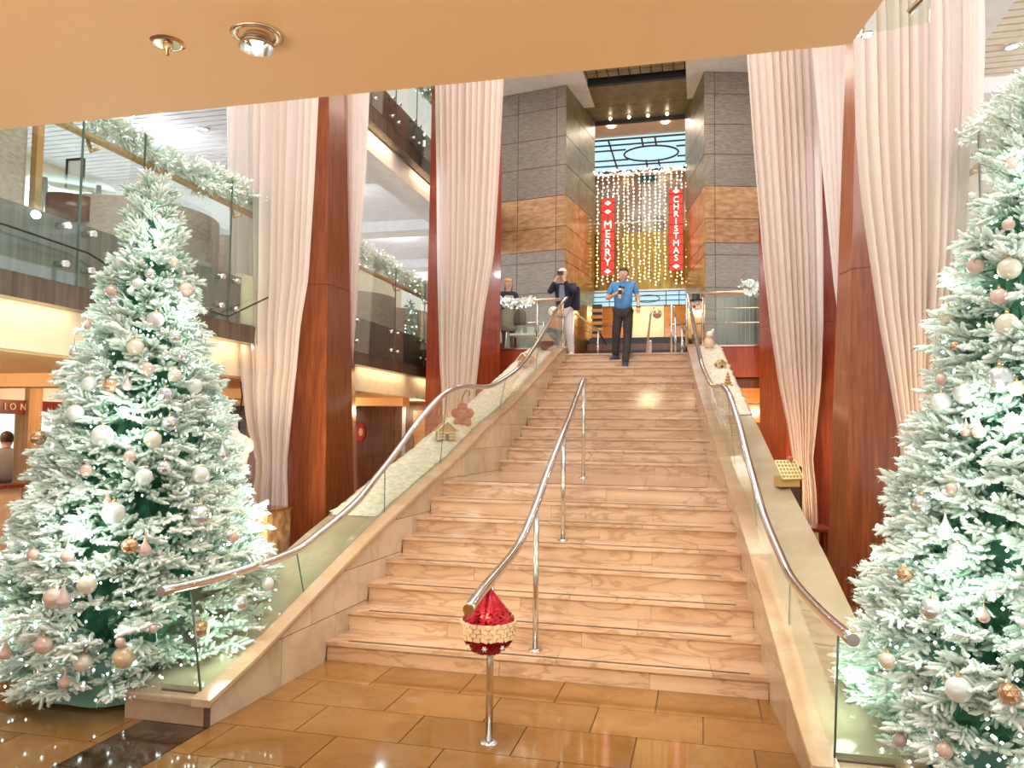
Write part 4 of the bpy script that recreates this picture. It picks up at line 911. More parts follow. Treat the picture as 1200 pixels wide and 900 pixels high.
# daylight windows of the lounge deck
for s, x, n in ((-1, -11.95, 'left'), (1, 7.95, 'right')):
    wd = struct('window_1' if s < 0 else 'window_2', MB().box(*sorted((x, x - s * .05)), -3, 16, 4.1, 6.3), emis('daylight_' + n, (.90, .95, 1.0), 1.2), f'row of bright daylight windows behind the {n} balcony')
    for k in range(8): MB().box(*sorted((x, x - s * .10)), -3 + 2.6 * k, -2.85 + 2.6 * k, 4.0, 6.4).build('mullion', 'white', wd)
sofa = None
for k, (x, y, c_, lb) in enumerate(((-6.9, 6.6, 'red', 'red brown sofa on the left balcony just behind the first pale booth'), (-7.4, 11.6, 'peach', 'pink cabinet on the left balcony near the far pier'))):
    t = thing('lounge_sofa' if k == 0 else 'lounge_cabinet', lb, 'sofa' if k == 0 else 'cabinet', (x, y, 3.25))
    if k == 0:
        MB().box(x - .8, x + .8, y - .35, y + .35, 3.25, 3.75, b=.06).build('seat', 'wood_red', t); MB().box(x - .8, x + .8, y + .2, y + .45, 3.6, 4.35, b=.06).build('backrest', 'wood_red', t)
        for dx in (-.7, .7): MB().box(x + dx - .1, x + dx + .1, y - .35, y + .35, 3.4, 3.95, b=.04).build('armrest', 'wood_red', t)
    else:
        MB().box(x - .6, x + .6, y - .3, y + .3, 3.25, 4.5, b=.02).build('body', 'peach', t)
        for dx in (-.3, .3): MB().box(x + dx - .27, x + dx + .27, y - .32, y - .3, 3.35, 4.4, b=.005).build('door', 'wood_red', t)
# ================================================================ LIGHT CURTAIN + BANNERS
lc = thing('light_curtain', 'curtain of warm white light strings hung across the opening between the towers', 'light curtain', (-1.65, 15.4, 5.8))
rs = random.Random(5)
MB().tube([(-2.98, 15.4, 8.86), (-.30, 15.4, 8.86)], .02, 6).build('top_bar', 'white', lc)
MB().tube([(-2.98, 15.4, 7.50), (-.30, 15.4, 7.50)], .014, 6).build('cross_bar', 'white', lc)
bulbs('bar_bulbs', [(x, 15.4 + rs.uniform(-.05, .03), 8.88 + rs.uniform(-.05, .10)) for x in np.linspace(-2.96, -.32, 70)], .034, 'bulb_white', lc)
for k in range(19):
    x = -2.92 + k * .141 + rs.uniform(-.02, .02); zb = 5.8 + rs.uniform(-.1, .12); yy = 15.4 + rs.uniform(-.04, .04)
    st = MB().tube([(x, yy, 8.85), (x + .01, yy, 7.3), (x, yy, zb)], .005, 4).build('wire', 'white', lc)
    pts = []; z = 8.8
    while z > zb: pts.append((x + rs.uniform(-.022, .022), yy + rs.uniform(-.02, .02), z)); z -= rs.uniform(.075, .12)
    up_ = [p for p in pts if p[2] > 7.5]; lo_ = [p for p in pts if p[2] <= 7.5]
    bulbs('bulbs', up_, .026, 'bulb_white', st); bulbs('bulbs', lo_, .026, 'bulb_warm', st)
def text_mesh(txt, size, mat, parent, center, facing='-Y', name='lettering', depth=.004, spacing=1.0):
    cu = bpy.data.curves.new('t', 'FONT'); cu.body = txt; cu.size = size; cu.align_x = 'CENTER'; cu.align_y = 'CENTER'; cu.extrude = depth; cu.space_character = spacing; cu.resolution_u = 3
    to = bpy.data.objects.new('t', cu); COL.objects.link(to); dg = bpy.context.evaluated_depsgraph_get(); dg.update()
    me = bpy.data.meshes.new_from_object(to.evaluated_get(dg)); bpy.data.objects.remove(to); bpy.data.curves.remove(cu)
    me.name = name; me.materials.clear(); me.materials.append(M[mat]); R = Matrix.Rotation(PI / 2, 4, 'X')
    if facing == '+X': R = Matrix.Rotation(PI / 2, 4, 'Z') @ R
    me.transform(R); ob = bpy.data.objects.new(name, me); COL.objects.link(ob); ob.parent = parent
    ob.location = Vector(center) - parent.location; return ob
M['banner_red'] = emis('lit_red_panel', (1.0, .05, .02), .35, (.55, .03, .02))
M['banner_white'] = emis('lit_white_letter', (1.0, .9, .8), 1.6, (.9, .9, .9))
for lb, x, zt, zb, word in (('left', -2.49, 8.18, 6.05, 'MERRY'), ('right', -.66, 8.32, 6.12, 'CHRISTMAS')):
    b = thing('lit_banner', f'{lb} red lit banner reading {word} in white letters', 'banner', (x, 15.3, zb))
    w_ = .19; MB().box(x - w_, x + w_, 15.31, 15.33, zb, zt, b=.006).build('panel', 'banner_red', b); pn_ = b.children[0]
    for k in range(8):
        z = zt - (zt - zb) * (k + .5) / 8
        MB().tube([(x - w_, 15.30, z), (x + w_, 15.30, z)], .006, 4).build('frame_bar', 'wood_dark', pn_)
    for dx in (-w_, 0, w_): MB().tube([(x + dx, 15.30, zb), (x + dx, 15.30, zt)], .006, 4).build('frame_bar', 'wood_dark', pn_)
    MB().tube([(x - w_, 15.30, zt), (x, 15.33, zt + .32), (x + w_, 15.30, zt)], .012, 6).build('hanger', 'white', b)
    rows_ = list(word); top = zt - (.62 if word == 'MERRY' else .20); bot = zb + (.22 if word == 'MERRY' else .22)
    for k, ch in enumerate(rows_):
        z = top + (bot - top) * (k + .5) / len(rows_); text_mesh(ch, .30 if word == 'MERRY' else .23, 'banner_white', b, (x, 15.285, z), name='letter')
    ds = [zt - .14, zt - .38] if word == 'MERRY' else [zt - .06]
    for z in ds + [zb + .1]:
        MB().slab([(x - .09, 15.29, z), (x, 15.29, z + .06), (x + .09, 15.29, z), (x, 15.29, z - .06)], (0, .01, 0)).build('diamond', 'banner_white', pn_)

# ================================================================ LANDING RAILINGS
lr = thing('landing_railing', 'steel and glass landing railing left of the stair top with white garland', 'railing', (-3.3, 9.0, 3.385))
MB().tube([(-4.6, 9.0, 4.29), (-2.60, 9.0, 4.33)], .032, 12).build('handrail', 'chrome_warm', lr)
for x in (-4.05, -3.1, -2.60): MB().tube([(x, 9.0, 3.385), (x, 9.0, 4.30)], .025, 10).build('post', 'chrome', lr)
for a, b in ((-4.6, -4.1), (-4.0, -3.14), (-3.06, -2.64)): MB().box(a, b, 8.99, 9.002, 3.40, 4.18).build('glass_panel', 'glass_green', lr)
garland('white garland on the landing handrail left of the stair top', [(-4.35, 8.96, 4.27), (-3.9, 8.96, 4.33), (-3.55, 8.96, 4.26), (-3.2, 8.96, 4.33)], .09, 190)
rr = thing('landing_railing', 'steel landing railing with two thin rods right of the stair top', 'railing', (.7, 9.0, 3.385))
MB().tube([(-.27, 9.0, 4.35), (2.3, 9.0, 4.38)], .032, 12).build('handrail', 'chrome_warm', rr)
for z in (4.07, 3.80): MB().tube([(-.1, 9.0, z), (2.3, 9.0, z)], .012, 8).build('rod', 'chrome_warm', rr)
for x in (-.27, .02, 1.5): MB().tube([(x, 9.0, 3.385), (x, 9.0, 4.34)], .025, 10).build('post', 'chrome', rr)
MB().box(.06, 1.46, 8.99, 9.002, 3.40, 4.26).build('glass_panel', 'glass_green', rr)
garland('white garland on the landing handrail right of the stair top', [(.75, 8.96, 4.46), (1.0, 8.96, 4.38), (1.3, 8.96, 4.20)], .13, 130)
rp = thing('ribbed_metal_screen', 'dark grey ribbed metal screen behind the right landing railing', 'screen', (1.2, 10.6, 3.25))
for k in range(26): MB().box(.30 + k * .08, .30 + k * .08 + .066, 10.6, 10.63, 3.25, 4.55).build('rib', 'steelpanel', rp)
ir = thing('stairwell_railing', 'inner steel stairwell railing behind the man with the backpack', 'railing', (-2.7, 11.4, 3.25))
MB().tube([(-4.3, 11.3, 4.2), (-3.45, 11.3, 4.22)], .02, 8).build('handrail', 'chrome_warm', ir)
MB().tube([(-3.0, 11.5, 4.40), (-2.75, 11.5, 4.42), (-2.35, 12.3, 4.15), (-2.25, 13.0, 3.9)], .026, 10).build('handrail', 'chrome_warm', ir)
for x, y, z in ((-3.45, 11.3, 4.22), (-2.8, 11.5, 4.42), (-2.35, 12.3, 4.15), (-4.3, 11.3, 4.2)): MB().tube([(x, y, 3.25), (x, y, z)], .02, 8).build('post', 'chrome', ir)
MB().box(-4.28, -3.48, 11.295, 11.305, 3.3, 4.1).build('glass_panel', 'glass_green', ir)
mr = thing('stairwell_railing', 'short sloping steel rail with a pink bauble, right of the man in blue', 'railing', (-1.05, 11.4, 3.25))
MB().tube([(-1.0, 11.0, 4.45), (-1.06, 11.0, 4.3), (-1.16, 11.1, 3.35)], .024, 10).build('handrail', 'chrome_warm', mr)
MB().box(-1.14, -1.04, 11.1, 11.16, 3.25, 3.75, b=.01).build('post', 'chrome', mr)
mo = MB().ball((-.92, 11.0, 4.30), .10, 14).build('pink_bauble', 'orn_copper'); tag(mo, 'pink and brown bauble on the short rail behind the landing', 'ornament')
er = thing('stairwell_railing', 'steel newel and rail at the right end of the landing, before the right tower', 'railing', (-.45, 11.2, 3.25))
for x, y, zz in ((-.55, 11.2, 4.3), (-.42, 11.6, 4.1), (-.62, 10.9, 4.5)): MB().tube([(x, y, 3.25), (x, y, zz)], .024, 10).build('post', 'chrome', er)
MB().tube([(-.62, 10.9, 4.5), (-.55, 11.2, 4.3), (-.42, 11.6, 4.1), (-.3, 12.2, 3.9)], .026, 8).build('handrail', 'chrome_warm', er)
wt = thing('white_side_table', 'white table with small white boxes behind the left landing glass', 'table', (-3.4, 10.0, 3.25))
MB().box(-3.85, -2.95, 9.8, 10.2, 3.74, 3.79, b=.01).build('tabletop', 'white', wt)
for x in (-3.8, -3.0):
    for y in (9.84, 10.16): MB().box(x - .02, x + .02, y - .02, y + .02, 3.25, 3.74).build('leg', 'chrome', wt)
for k, x in enumerate((-3.7, -3.45, -3.2)):
    t = MB().box(x - .07, x + .07, 9.95, 10.05, 3.79, 3.92 + .02 * k, b=.01).build('gift_box', 'orn_white'); tag(t, ('left', 'middle', 'right')[k] + ' small white box on the white table behind the landing glass', 'box', 'white boxes on the white table')

# ================================================================ PEOPLE
def skin_mesh(nodes, edges, sub=2):
    names = list(nodes); idx = {n: i for i, n in enumerate(names)}
    me = bpy.data.meshes.new('s'); me.from_pydata([nodes[n][:3] for n in names], [(idx[a], idx[b]) for a, b in edges], [])
    o = bpy.data.objects.new('s', me); COL.objects.link(o)
    o.modifiers.new('Skin', 'SKIN'); 
    sv = me.skin_vertices[0].data if me.skin_vertices else None
    if sv is None:
        bm = bmesh.new(); bm.from_mesh(me); bm.verts.layers.skin.verify(); bm.to_mesh(me); bm.free(); sv = me.skin_vertices[0].data
    for n in names:
        r = nodes[n][3]; r = r if isinstance(r, tuple) else (r, r); sv[idx[n]].radius = r; sv[idx[n]].use_root = (idx[n] == 0)
    sb = o.modifiers.new('Sub', 'SUBSURF'); sb.levels = sub; sb.render_levels = sub
    dg = bpy.context.evaluated_depsgraph_get(); dg.update(); m2 = bpy.data.meshes.new_from_object(o.evaluated_get(dg))
    vs = [tuple(v.co) for v in m2.vertices]; fs = [tuple(p.vertices) for p in m2.polygons]
    bpy.data.objects.remove(o); bpy.data.meshes.remove(me); bpy.data.meshes.remove(m2)
    return vs, fs
def person(label, loc, rz, J, top, legs, shoe, hair, top_mat, leg_mat, hair_style='short', skirt=None, sleeve='short', head_tilt=0, belly=1.0, fem=False):
    """J: joint positions in metres, person faces -Y, feet at z=0"""
    t = thing('person', label, 'person', loc)
    Rm = Matrix.Rotation(rz, 4, 'Z'); T = Matrix.Translation(Vector(loc)) @ Rm
    tr = lambda vs: [tuple(T @ Vector(v)) for v in vs]
    hd = Vector(J['head']); nk = Vector(J['neck'])
    # body: one continuous skin surface
    N = {'pelvis': (*J['pelvis'], (.13, .10)), 'waist': (*J['waist'], (.12, .09)), 'chest': (*J['chest'], (.15, .105)), 'neck0': (nk.x, nk.y, nk.z - .04, .07), 'neck': (*nk, .055), 'head0': (hd.x, hd.y + .01, hd.z - .045, (.084, .090)), 'head1': (hd.x, hd.y + .015, hd.z + .03, (.100, .108)), 'head2': (hd.x, hd.y + .02, hd.z + .078, (.084, .094))}
    E = [('pelvis', 'waist'), ('waist', 'chest'), ('chest', 'neck0'), ('neck0', 'neck'), ('neck', 'head0'), ('head0', 'head1'), ('head1', 'head2')]
    for s in ('l', 'r'):
        N['sh' + s] = (*J['sh' + s], .058); N['el' + s] = (*J['el' + s], .042); N['wr' + s] = (*J['wr' + s], .028); N['ha' + s] = (*J['ha' + s], (.034, .022))
        N['hip' + s] = (*J['hip' + s], .085); N['kn' + s] = (*J['kn' + s], .056); N['an' + s] = (*J['an' + s], .038); a = Vector(J['an' + s]); td = Vector(J.get('toe' + s, (0, -1, -.1)))
        N['toe' + s] = (a.x + td.x * .09, a.y + td.y * .09, a.z - .045, .022)
        E += [('chest', 'sh' + s), ('sh' + s, 'el' + s), ('el' + s, 'wr' + s), ('wr' + s, 'ha' + s), ('pelvis', 'hip' + s), ('hip' + s, 'kn' + s), ('kn' + s, 'an' + s), ('an' + s, 'toe' + s)]
        w_ = Vector(J['wr' + s]); h = Vector(J['ha' + s]); d = (h - w_).normalized(); sd = d.cross(Vector((0, -1, 0)))
        if sd.length < .2: sd = Vector((1, 0, 0))
        sd.normalize(); cu = Vector(J.get('curl' + s, (0, -.3, 0)))
        for k in range(4):
            off = (k - 1.5) * .019; l = (.06, .07, .066, .052)[k]; p1 = h + sd * off + d * .03; p2 = p1 + (d + cu * .7).normalized() * l * .5; p3 = p2 + (d + cu * 1.8).normalized() * l * .5
            N[f'f{s}{k}a'] = (*p1, .0095); N[f'f{s}{k}b'] = (*p2, .009); N[f'f{s}{k}c'] = (*p3, .007); E += [('ha' + s, f'f{s}{k}a'), (f'f{s}{k}a', f'f{s}{k}b'), (f'f{s}{k}b', f'f{s}{k}c')]
        p1 = h + sd * .03 - d * .02; p2 = p1 + (sd * .7 + d).normalized() * .045; N[f't{s}a'] = (*p2, .010); E += [('ha' + s, f't{s}a')]
    vs, fs = skin_mesh(N, E)
    mb = MB(); mb.add(tr(vs), fs, True)
    # nose, ears, brow joined into the same mesh
    H = lambda x, y, z: tuple(T @ (hd + Vector((x, y, z))))
    mb.add([H(-.012, -.078, .0), H(.012, -.078, .0), H(0, -.108, -.004), H(0, -.078, .045)], [(0, 1, 2), (1, 3, 2), (0, 2, 3)], True)
    for s in (-1, 1): c = T @ (hd + Vector((s * .078, .012, .015))); mb.ball(tuple(c), .02, 8, (.4, 1, 1.4))
    mb.build('body', 'skin', t, recalc=False)
    for s in (-1, 1): c = T @ (hd + Vector((s * .028, -.074, .036))); MB().ball(tuple(c), .011, 8, (1, .6, .6)).build('eye', 'black', t)
    c = T @ (hd + Vector((0, -.072, -.034))); MB().ball(tuple(c), .018, 8, (1.2, .4, .3)).build('mouth', 'lips', t)
    # upper garment
    g = {'pelvis': (J['pelvis'][0], J['pelvis'][1], J['pelvis'][2] - .03, (.165 * belly, .135 * belly)), 'waist': (*J['waist'], (.155 * belly, .13 * belly)), 'chest': (*J['chest'], (.175, .13)), 'neck0': (nk.x, nk.y, nk.z - .045, .078)}
    e = [('pelvis', 'waist'), ('waist', 'chest'), ('chest', 'neck0')]
    for s in ('l', 'r'):
        sh = Vector(J['sh' + s]); el = Vector(J['el' + s]); wr = Vector(J['wr' + s])
        g['sh' + s] = (*sh, .073); e.append(('chest', 'sh' + s))
        if sleeve == 'short': q = sh.lerp(el, .75); g['el' + s] = (*q, .062); e.append(('sh' + s, 'el' + s))
        else: g['el' + s] = (*el, .056); g['wr' + s] = (*el.lerp(wr, .93), .044); e += [('sh' + s, 'el' + s), ('el' + s, 'wr' + s)]
    vs, fs = skin_mesh(g, e); gar = MB().add(tr(vs), fs, True).build(top, top_mat, t, recalc=False)
    cv = [tuple(T @ (nk + Vector((.072 * math.cos(a), .062 * math.sin(a), -.03 + .02 * math.sin(a))))) for a in np.linspace(0, 2 * PI, 17)]
    MB().tube(cv, .014, 6, cap=False).build('collar', top_mat, gar)
    # lower garment
    if skirt:
        mb = MB(); px, py, pz = J['pelvis']; n = 28; R_ = []
        for z, rx_, ry_ in skirt: R_.append([tuple(T @ Vector((px + (rx_ + .008 * math.sin(k * 5)) * math.cos(2 * PI * k / n), py + ry_ * math.sin(2 * PI * k / n), z))) for k in range(n)])
        mb.loft(R_).build('dress', skirt_mat, t)
        g = {}; e = []
        for s in ('l', 'r'): g['hip' + s] = (*J['hip' + s], .088); g['kn' + s] = (*J['kn' + s], .059); g['an' + s] = (*J['an' + s], .041); e += [('hip' + s, 'kn' + s), ('kn' + s, 'an' + s)]
        g['p'] = (*J['pelvis'], .11); e += [('p', 'hipl'), ('p', 'hipr')]
        vs, fs = skin_mesh(g, e); MB().add(tr(vs), fs, True).build('tights', leg_mat, t, recalc=False)
    else:
        g = {'p': (J['pelvis'][0], J['pelvis'][1], J['pelvis'][2] - .01, (.14, .118))}; e = []
        for s in ('l', 'r'):
            a = Vector(J['an' + s]); g['hip' + s] = (*J['hip' + s], .112); g['kn' + s] = (*J['kn' + s], .086); g['an' + s] = (a.x, a.y, a.z - .03, .070); e += [('p', 'hip' + s), ('hip' + s, 'kn' + s), ('kn' + s, 'an' + s)]
        vs, fs = skin_mesh(g, e); MB().add(tr(vs), fs, True).build(legs, leg_mat, t, recalc=False)
    for s in ('l', 'r'):
        a = Vector(J['an' + s]); td = Vector(J.get('toe' + s, (0, -1, 0))); td.z = 0; td.normalize(); sd = Vector((-td.y, td.x, 0)); mb = MB(); R_ = []
        for f, w_, h in ((-.09, .034, .09), (-.06, .048, .115), (.03, .050, .11), (.10, .052, .075), (.17, .046, .05), (.20, .024, .03)):
            c = a + td * f; z0 = a.z - .085
            R_.append([tuple(T @ Vector((c.x + sd.x * w_ * q, c.y + sd.y * w_ * q, z0 + zz))) for q, zz in ((-1, 0), (-1, h * .6), (-.5, h), (.5, h), (1, h * .6), (1, 0))])
        sh = MB().loft(R_).build('shoe', shoe, t)
    # hair
    mb = MB(); vs = []; n = 20; R_ = []
    low = {'short': -.02, 'bald': .05, 'bob': -.14}[hair_style]
    for z, r in ((low, .085 if hair_style != 'bald' else .083), (low + .04, .094 if hair_style == 'bob' else .090), (.03, .092), (.07, .090), (.11, .075), (.135, .045), (.145, .0)):
        if z < low - 1e-6: continue
        r *= 1.10; R_.append([tuple(T @ (hd + Vector((r * .93 * math.cos(q), .022 + r * (1.0 * math.sin(q)), z + (.045 if math.sin(q) < -.35 and z < .05 else 0) + .006 * math.sin(q * 7))))) for q in np.linspace(0, 2 * PI, n, endpoint=False)])
    if hair_style == 'short' or hair_style == 'bob' or hair_style == 'bald':
        # open at the face: skip front lower faces
        mb2 = MB(); nn = n; vs = [v for g_ in R_ for v in g_]; fs = []
        for i in range(len(R_) - 1):
            for k in range(nn):
                q = 2 * PI * (k + .5) / nn
                if math.sin(q) < -.35 and i < 3 + (hair_style == 'bob') * 0: continue
                fs.append((i * nn + k, i * nn + (k + 1) % nn, (i + 1) * nn + (k + 1) % nn, (i + 1) * nn + k))
        mb2.add(vs, fs, True); mb2.build('hair', hair, t, recalc=False)
    return t, T
M['lips'] = plain('lips', (.45, .16, .13), .4)
M['polo'] = noise_mat('blue_polo', (.07, .24, .55), (.10, .31, .66), 25, .8); M['jeans_black'] = noise_mat('black_jeans', (.025, .022, .02), (.05, .045, .042), 30, .85)
M['navy'] = plain('navy_knit', (.018, .022, .045), .85); M['white_trousers'] = plain('pale_trousers', (.70, .67, .70), .8); M['hair_dark'] = plain('dark_hair', (.03, .02, .014), .5)
M['hair_white'] = plain('white_hair', (.75, .73, .70), .6); M['hair_blond'] = plain('blond_hair', (.62, .36, .16), .5); M['dress'] = plain('khaki_dress', (.36, .32, .24), .8); M['tights'] = plain('dark_tights', (.10, .03, .025), .6)
M['bag_brown'] = plain('brown_bag', (.10, .075, .05), .5); M['bag_pale'] = plain('pale_bag', (.62, .56, .50), .5); M['shirt_grey'] = plain('grey_shirt', (.28, .25, .30), .8); M['trouser_grey'] = plain('dark_trousers', (.07, .06, .06), .8); M['navy_shoe'] = plain('navy_shoe', (.03, .05, .10), .6)
M['shirt_check'] = noise_mat('pale_blue_shirt', (.10, .14, .22), (.30, .36, .46), 90, .8); skirt_mat = 'dress'
def J0(dz=0, **k):
    J = dict(pelvis=(0, 0, .93), waist=(0, 0, 1.08), chest=(0, .01, 1.30), neck=(0, .01, 1.49), head=(0, -.01, 1.61), shl=(.19, .01, 1.41), shr=(-.19, .01, 1.41), ell=(.25, .03, 1.13), elr=(-.25, .03, 1.13), wrl=(.26, -.04, .90), wrr=(-.26, -.04, .90), hal=(.26, -.06, .84), har=(-.26, -.06, .84),
             hipl=(.10, 0, .88), hipr=(-.10, 0, .88), knl=(.11, -.02, .48), knr=(-.11, -.02, .48), anl=(.11, .02, .09), anr=(-.11, .02, .09))
    J.update(k); return J
# walking down the stairs in a blue polo
J = J0(head=(.01, -.085, 1.575), neck=(.0, -.02, 1.475), chest=(0, .0, 1.29), wrr=(-.10, -.24, 1.20), elr=(-.30, -.03, 1.14), har=(-.04, -.27, 1.23), curlr=(.4, .2, 0), wrl=(.29, -.10, .97), ell=(.27, .04, 1.15), hal=(.29, -.13, .91),
       hipl=(.09, 0, .88), knl=(.09, -.06, .42), anl=(.06, -.23, -.065), hipr=(-.09, .02, .88), knr=(-.12, -.06, .50), anr=(-.14, .03, .09), toel=(.05, -1, -.3), toer=(-.3, -1, 0))
p1, T1 = person('heavy set man in a blue polo shirt and black jeans walking down the top steps', (-1.41, 8.66, 3.10), 0, J, 'polo_shirt', 'jeans', 'navy_shoe', 'hair_dark', 'polo', 'jeans_black', belly=1.12)
q = T1 @ Vector((.0, -.16, 1.36)); MB().tube([tuple(q + Vector((-.04, 0, 0))), tuple(q + Vector((-.01, -.01, -.03))), tuple(q + Vector((.0, -.01, -.09)))], .014, 6).build('sunglasses', 'black', p1)
for s in (-.055, .0): MB().ball(tuple(q + Vector((s + .02, -.01, -.04))), .026, 8, (1, .3, 1)).build('sunglass_lens', 'black', p1)
q = T1 @ Vector((.29, -.10, .965)); MB().tube([tuple(q + Vector((.034 * math.cos(a), .034 * math.sin(a), 0))) for a in np.linspace(0, 2 * PI, 13)], .010, 6, cap=False).build('wrist_watch', 'black', p1)
q = T1 @ Vector((-.03, -.31, 1.20)); bt = thing('drink_cup', 'small dark and white bottle held by the man in the blue polo', 'bottle', tuple(q - Vector((0, 0, .10))))
MB().lathe([(0, -.10), (.030, -.10), (.032, 0), (.028, .08), (0, .08)], tuple(q), 14).build('body', 'white', bt); MB().lathe([(.033, -.03), (.034, .05), (.033, .05)], tuple(q), 14).build('sleeve', 'black', bt); MB().lathe([(0, .13), (.02, .13), (.02, .08), (0, .08)], tuple(q), 12).build('lid', 'black', bt)
# man photographing with hands at his face
J = J0(head=(-.03, -.03, 1.63), neck=(-.02, .0, 1.50), wrl=(.05, -.22, 1.50), ell=(.22, -.16, 1.26), hal=(.02, -.20, 1.57), curll=(-.3, .1, 0), wrr=(-.12, -.22, 1.50), elr=(-.27, -.14, 1.27), har=(-.08, -.20, 1.57), curlr=(.3, .1, 0), knl=(.12, -.05, .48), anl=(.16, .03, .09), anr=(-.02, -.02, .09), knr=(-.04, -.05, .48))
p2, T2 = person('white haired man in a navy cardigan and pale trousers holding a camera to his face', (-2.66, 9.45, 3.25), -.05, J, 'cardigan', 'trousers', 'shoe_sole', 'hair_white', 'navy', 'white_trousers', sleeve='long', hair_style='short')
V = lambda *a: tuple(T2 @ Vector(a)); MB().slab([V(-.07, -.125, 1.12), V(.06, -.125, 1.12), V(.03, -.12, 1.42), V(-.06, -.12, 1.42)], (0, -.02, 0)).build('shirt_front', 'shirt_check', p2)
bp = thing('backpack', 'dark navy backpack on the back of the white haired man', 'backpack', V(.2, .15, 1.0)); MB().box(*[c for c in (V(-.02, 0, 0)[0], V(.29, 0, 0)[0])], 9.54, 9.74, 3.25 + .96, 3.25 + 1.44, b=.06).build('sack', 'navy', bp); MB().box(V(.04, 0, 0)[0], V(.24, 0, 0)[0], 9.72, 9.80, 3.25 + 1.0, 3.25 + 1.24, b=.03).build('pocket', 'black', bp)
MB().tube([V(.12, -.12, 1.42), V(.16, .02, 1.47), V(.16, .12, 1.42)], .02, 6).build('strap', 'black', bp)
cm = MB().box(V(-.09, 0, 0)[0], V(.03, 0, 0)[0], 9.45 - .28, 9.45 - .22, 3.25 + 1.60, 3.25 + 1.67, b=.008).build('camera_body', 'black'); cm['label'] = 'black compact camera held at the face of the white haired man'; cm['category'] = 'camera'; cm.name = 'compact_camera'
# woman with bags, turned towards the middle
J = J0(head=(0, -.01, 1.58), neck=(0, .01, 1.46), shl=(.165, .01, 1.38), shr=(-.165, .01, 1.38), wrl=(.12, -.17, 1.15), ell=(.24, .02, 1.12), hal=(.10, -.21, 1.17), wrr=(-.27, -.04, .86), elr=(-.23, .03, 1.1), har=(-.28, -.05, .80), hipl=(.08, 0, .88), hipr=(-.08, 0, .88))
p3, T3 = person('blond woman in a navy jacket and khaki dress standing behind the left landing railing', (-3.93, 9.95, 3.25), .55, J, 'jacket', 'x', 'black', 'hair_blond', 'navy', 'tights', hair_style='bob', skirt=[(.60, .20, .15), (.75, .19, .145), (.95, .175, .14), (1.12, .14, .12), (1.34, .13, .125)], sleeve='long')
V = lambda *a: T3 @ Vector(a)
def bag(name, label, c, w_, h, d, mat, hh):
    t = thing(name, label, 'bag', (c.x, c.y, c.z - h / 2)); mb = MB(); R_ = []
    for f, s in ((0, .96), (.15, 1), (.6, .95), (.85, .82), (1, .6)): z = c.z - h / 2 + h * f; R_.append([(c.x + w_ / 2 * s * math.copysign(abs(math.cos(a)) ** .5, math.cos(a)), c.y + d / 2 * s * math.sin(a), z) for a in np.linspace(0, 2 * PI, 20, endpoint=False)])
    mb.loft(R_).build('body', mat, t); MB().tube([(c.x - w_ * .25, c.y, c.z + h * .45), (c.x - w_ * .18, c.y, c.z + h / 2 + hh), (c.x + w_ * .18, c.y, c.z + h / 2 + hh), (c.x + w_ * .25, c.y, c.z + h * .45)], .012, 6).build('handle', mat, t); return t
h = V(-.28, -.05, .76); bag('rounded_handbag', 'pale beige rounded handbag carried low by the blond woman', h + Vector((0, -.02, -.28)), .30, .30, .14, 'bag_pale', .09)
h = V(.16, -.12, 1.12); bag('shoulder_bag', 'dark brown shoulder bag on the arm of the blond woman', h + Vector((.08, -.04, -.24)), .26, .32, .12, 'bag_brown', .12)
# man with his back turned in the room on the lower left
J = J0(chest=(0, -.05, 1.28), neck=(0, -.10, 1.45), head=(0, -.15, 1.55), shl=(.2, -.05, 1.38), shr=(-.2, -.05, 1.38), ell=(.27, -.18, 1.16), elr=(-.27, -.18, 1.16), wrl=(.2, -.38, 1.10), wrr=(-.2, -.38, 1.10), hal=(.17, -.45, 1.10), har=(-.17, -.45, 1.10))
person('man in a grey shirt with his back turned in the lower left room', (-10.3, 4.05, 0), PI + .75, J, 'shirt', 'trousers', 'black', 'hair_dark', 'shirt_grey', 'trouser_grey', sleeve='long', belly=1.2)

# ================================================================ DECORATIONS ON THE CURBS
def snow(label, s, y0, y1, XI, W):
    rs_ = random.Random(3); mb = MB(); ny, nx = 90, 12; vs = []; fs = []
    for i in range(ny + 1):
        y = y0 + (y1 - y0) * i / ny
        for k in range(nx + 1):
            f = k / nx; x = XI(y) + s * (.16 + (W - .10 - .10 * rs_.random() * (k == nx)) * f - (.03 if k == 0 else 0) * rs_.random()); e = min(1, 5 * f, 5 * (1 - f) + .1) * min(1, 6 * (i / ny), 6 * (1 - i / ny))
            vs.append((x, y, capz(y) + .003 + e * (.025 + .035 * rs_.random())))
    for i in range(ny):
        for k in range(nx): a = i * (nx + 1) + k; fs.append((a, a + 1, a + nx + 2, a + nx + 1))
    mb.add(vs, fs, True); o = mb.build('snow_blanket', M['snow'], recalc=False); tag(o, label, 'fake snow', None, 'stuff'); return o
M['snow'] = noise_mat('fake_snow', (.60, .54, .42), (.80, .75, .64), 18, .85, bump=.5)
snow('cream fake snow spread along the top of the left curb', -1, 1.1, 8.6, XL, .60)
snow('pinkish fake snow spread along the upper part of the right curb', 1, 4.6, 8.6, XR, .52)
M['ginger'] = plain('gingerbread', (.55, .34, .12), .7); M['icing'] = plain('icing', (.88, .84, .74), .6); M['dullred'] = noise_mat('dull_red_glitter', (.32, .05, .04), (.48, .12, .09), 40, .5)
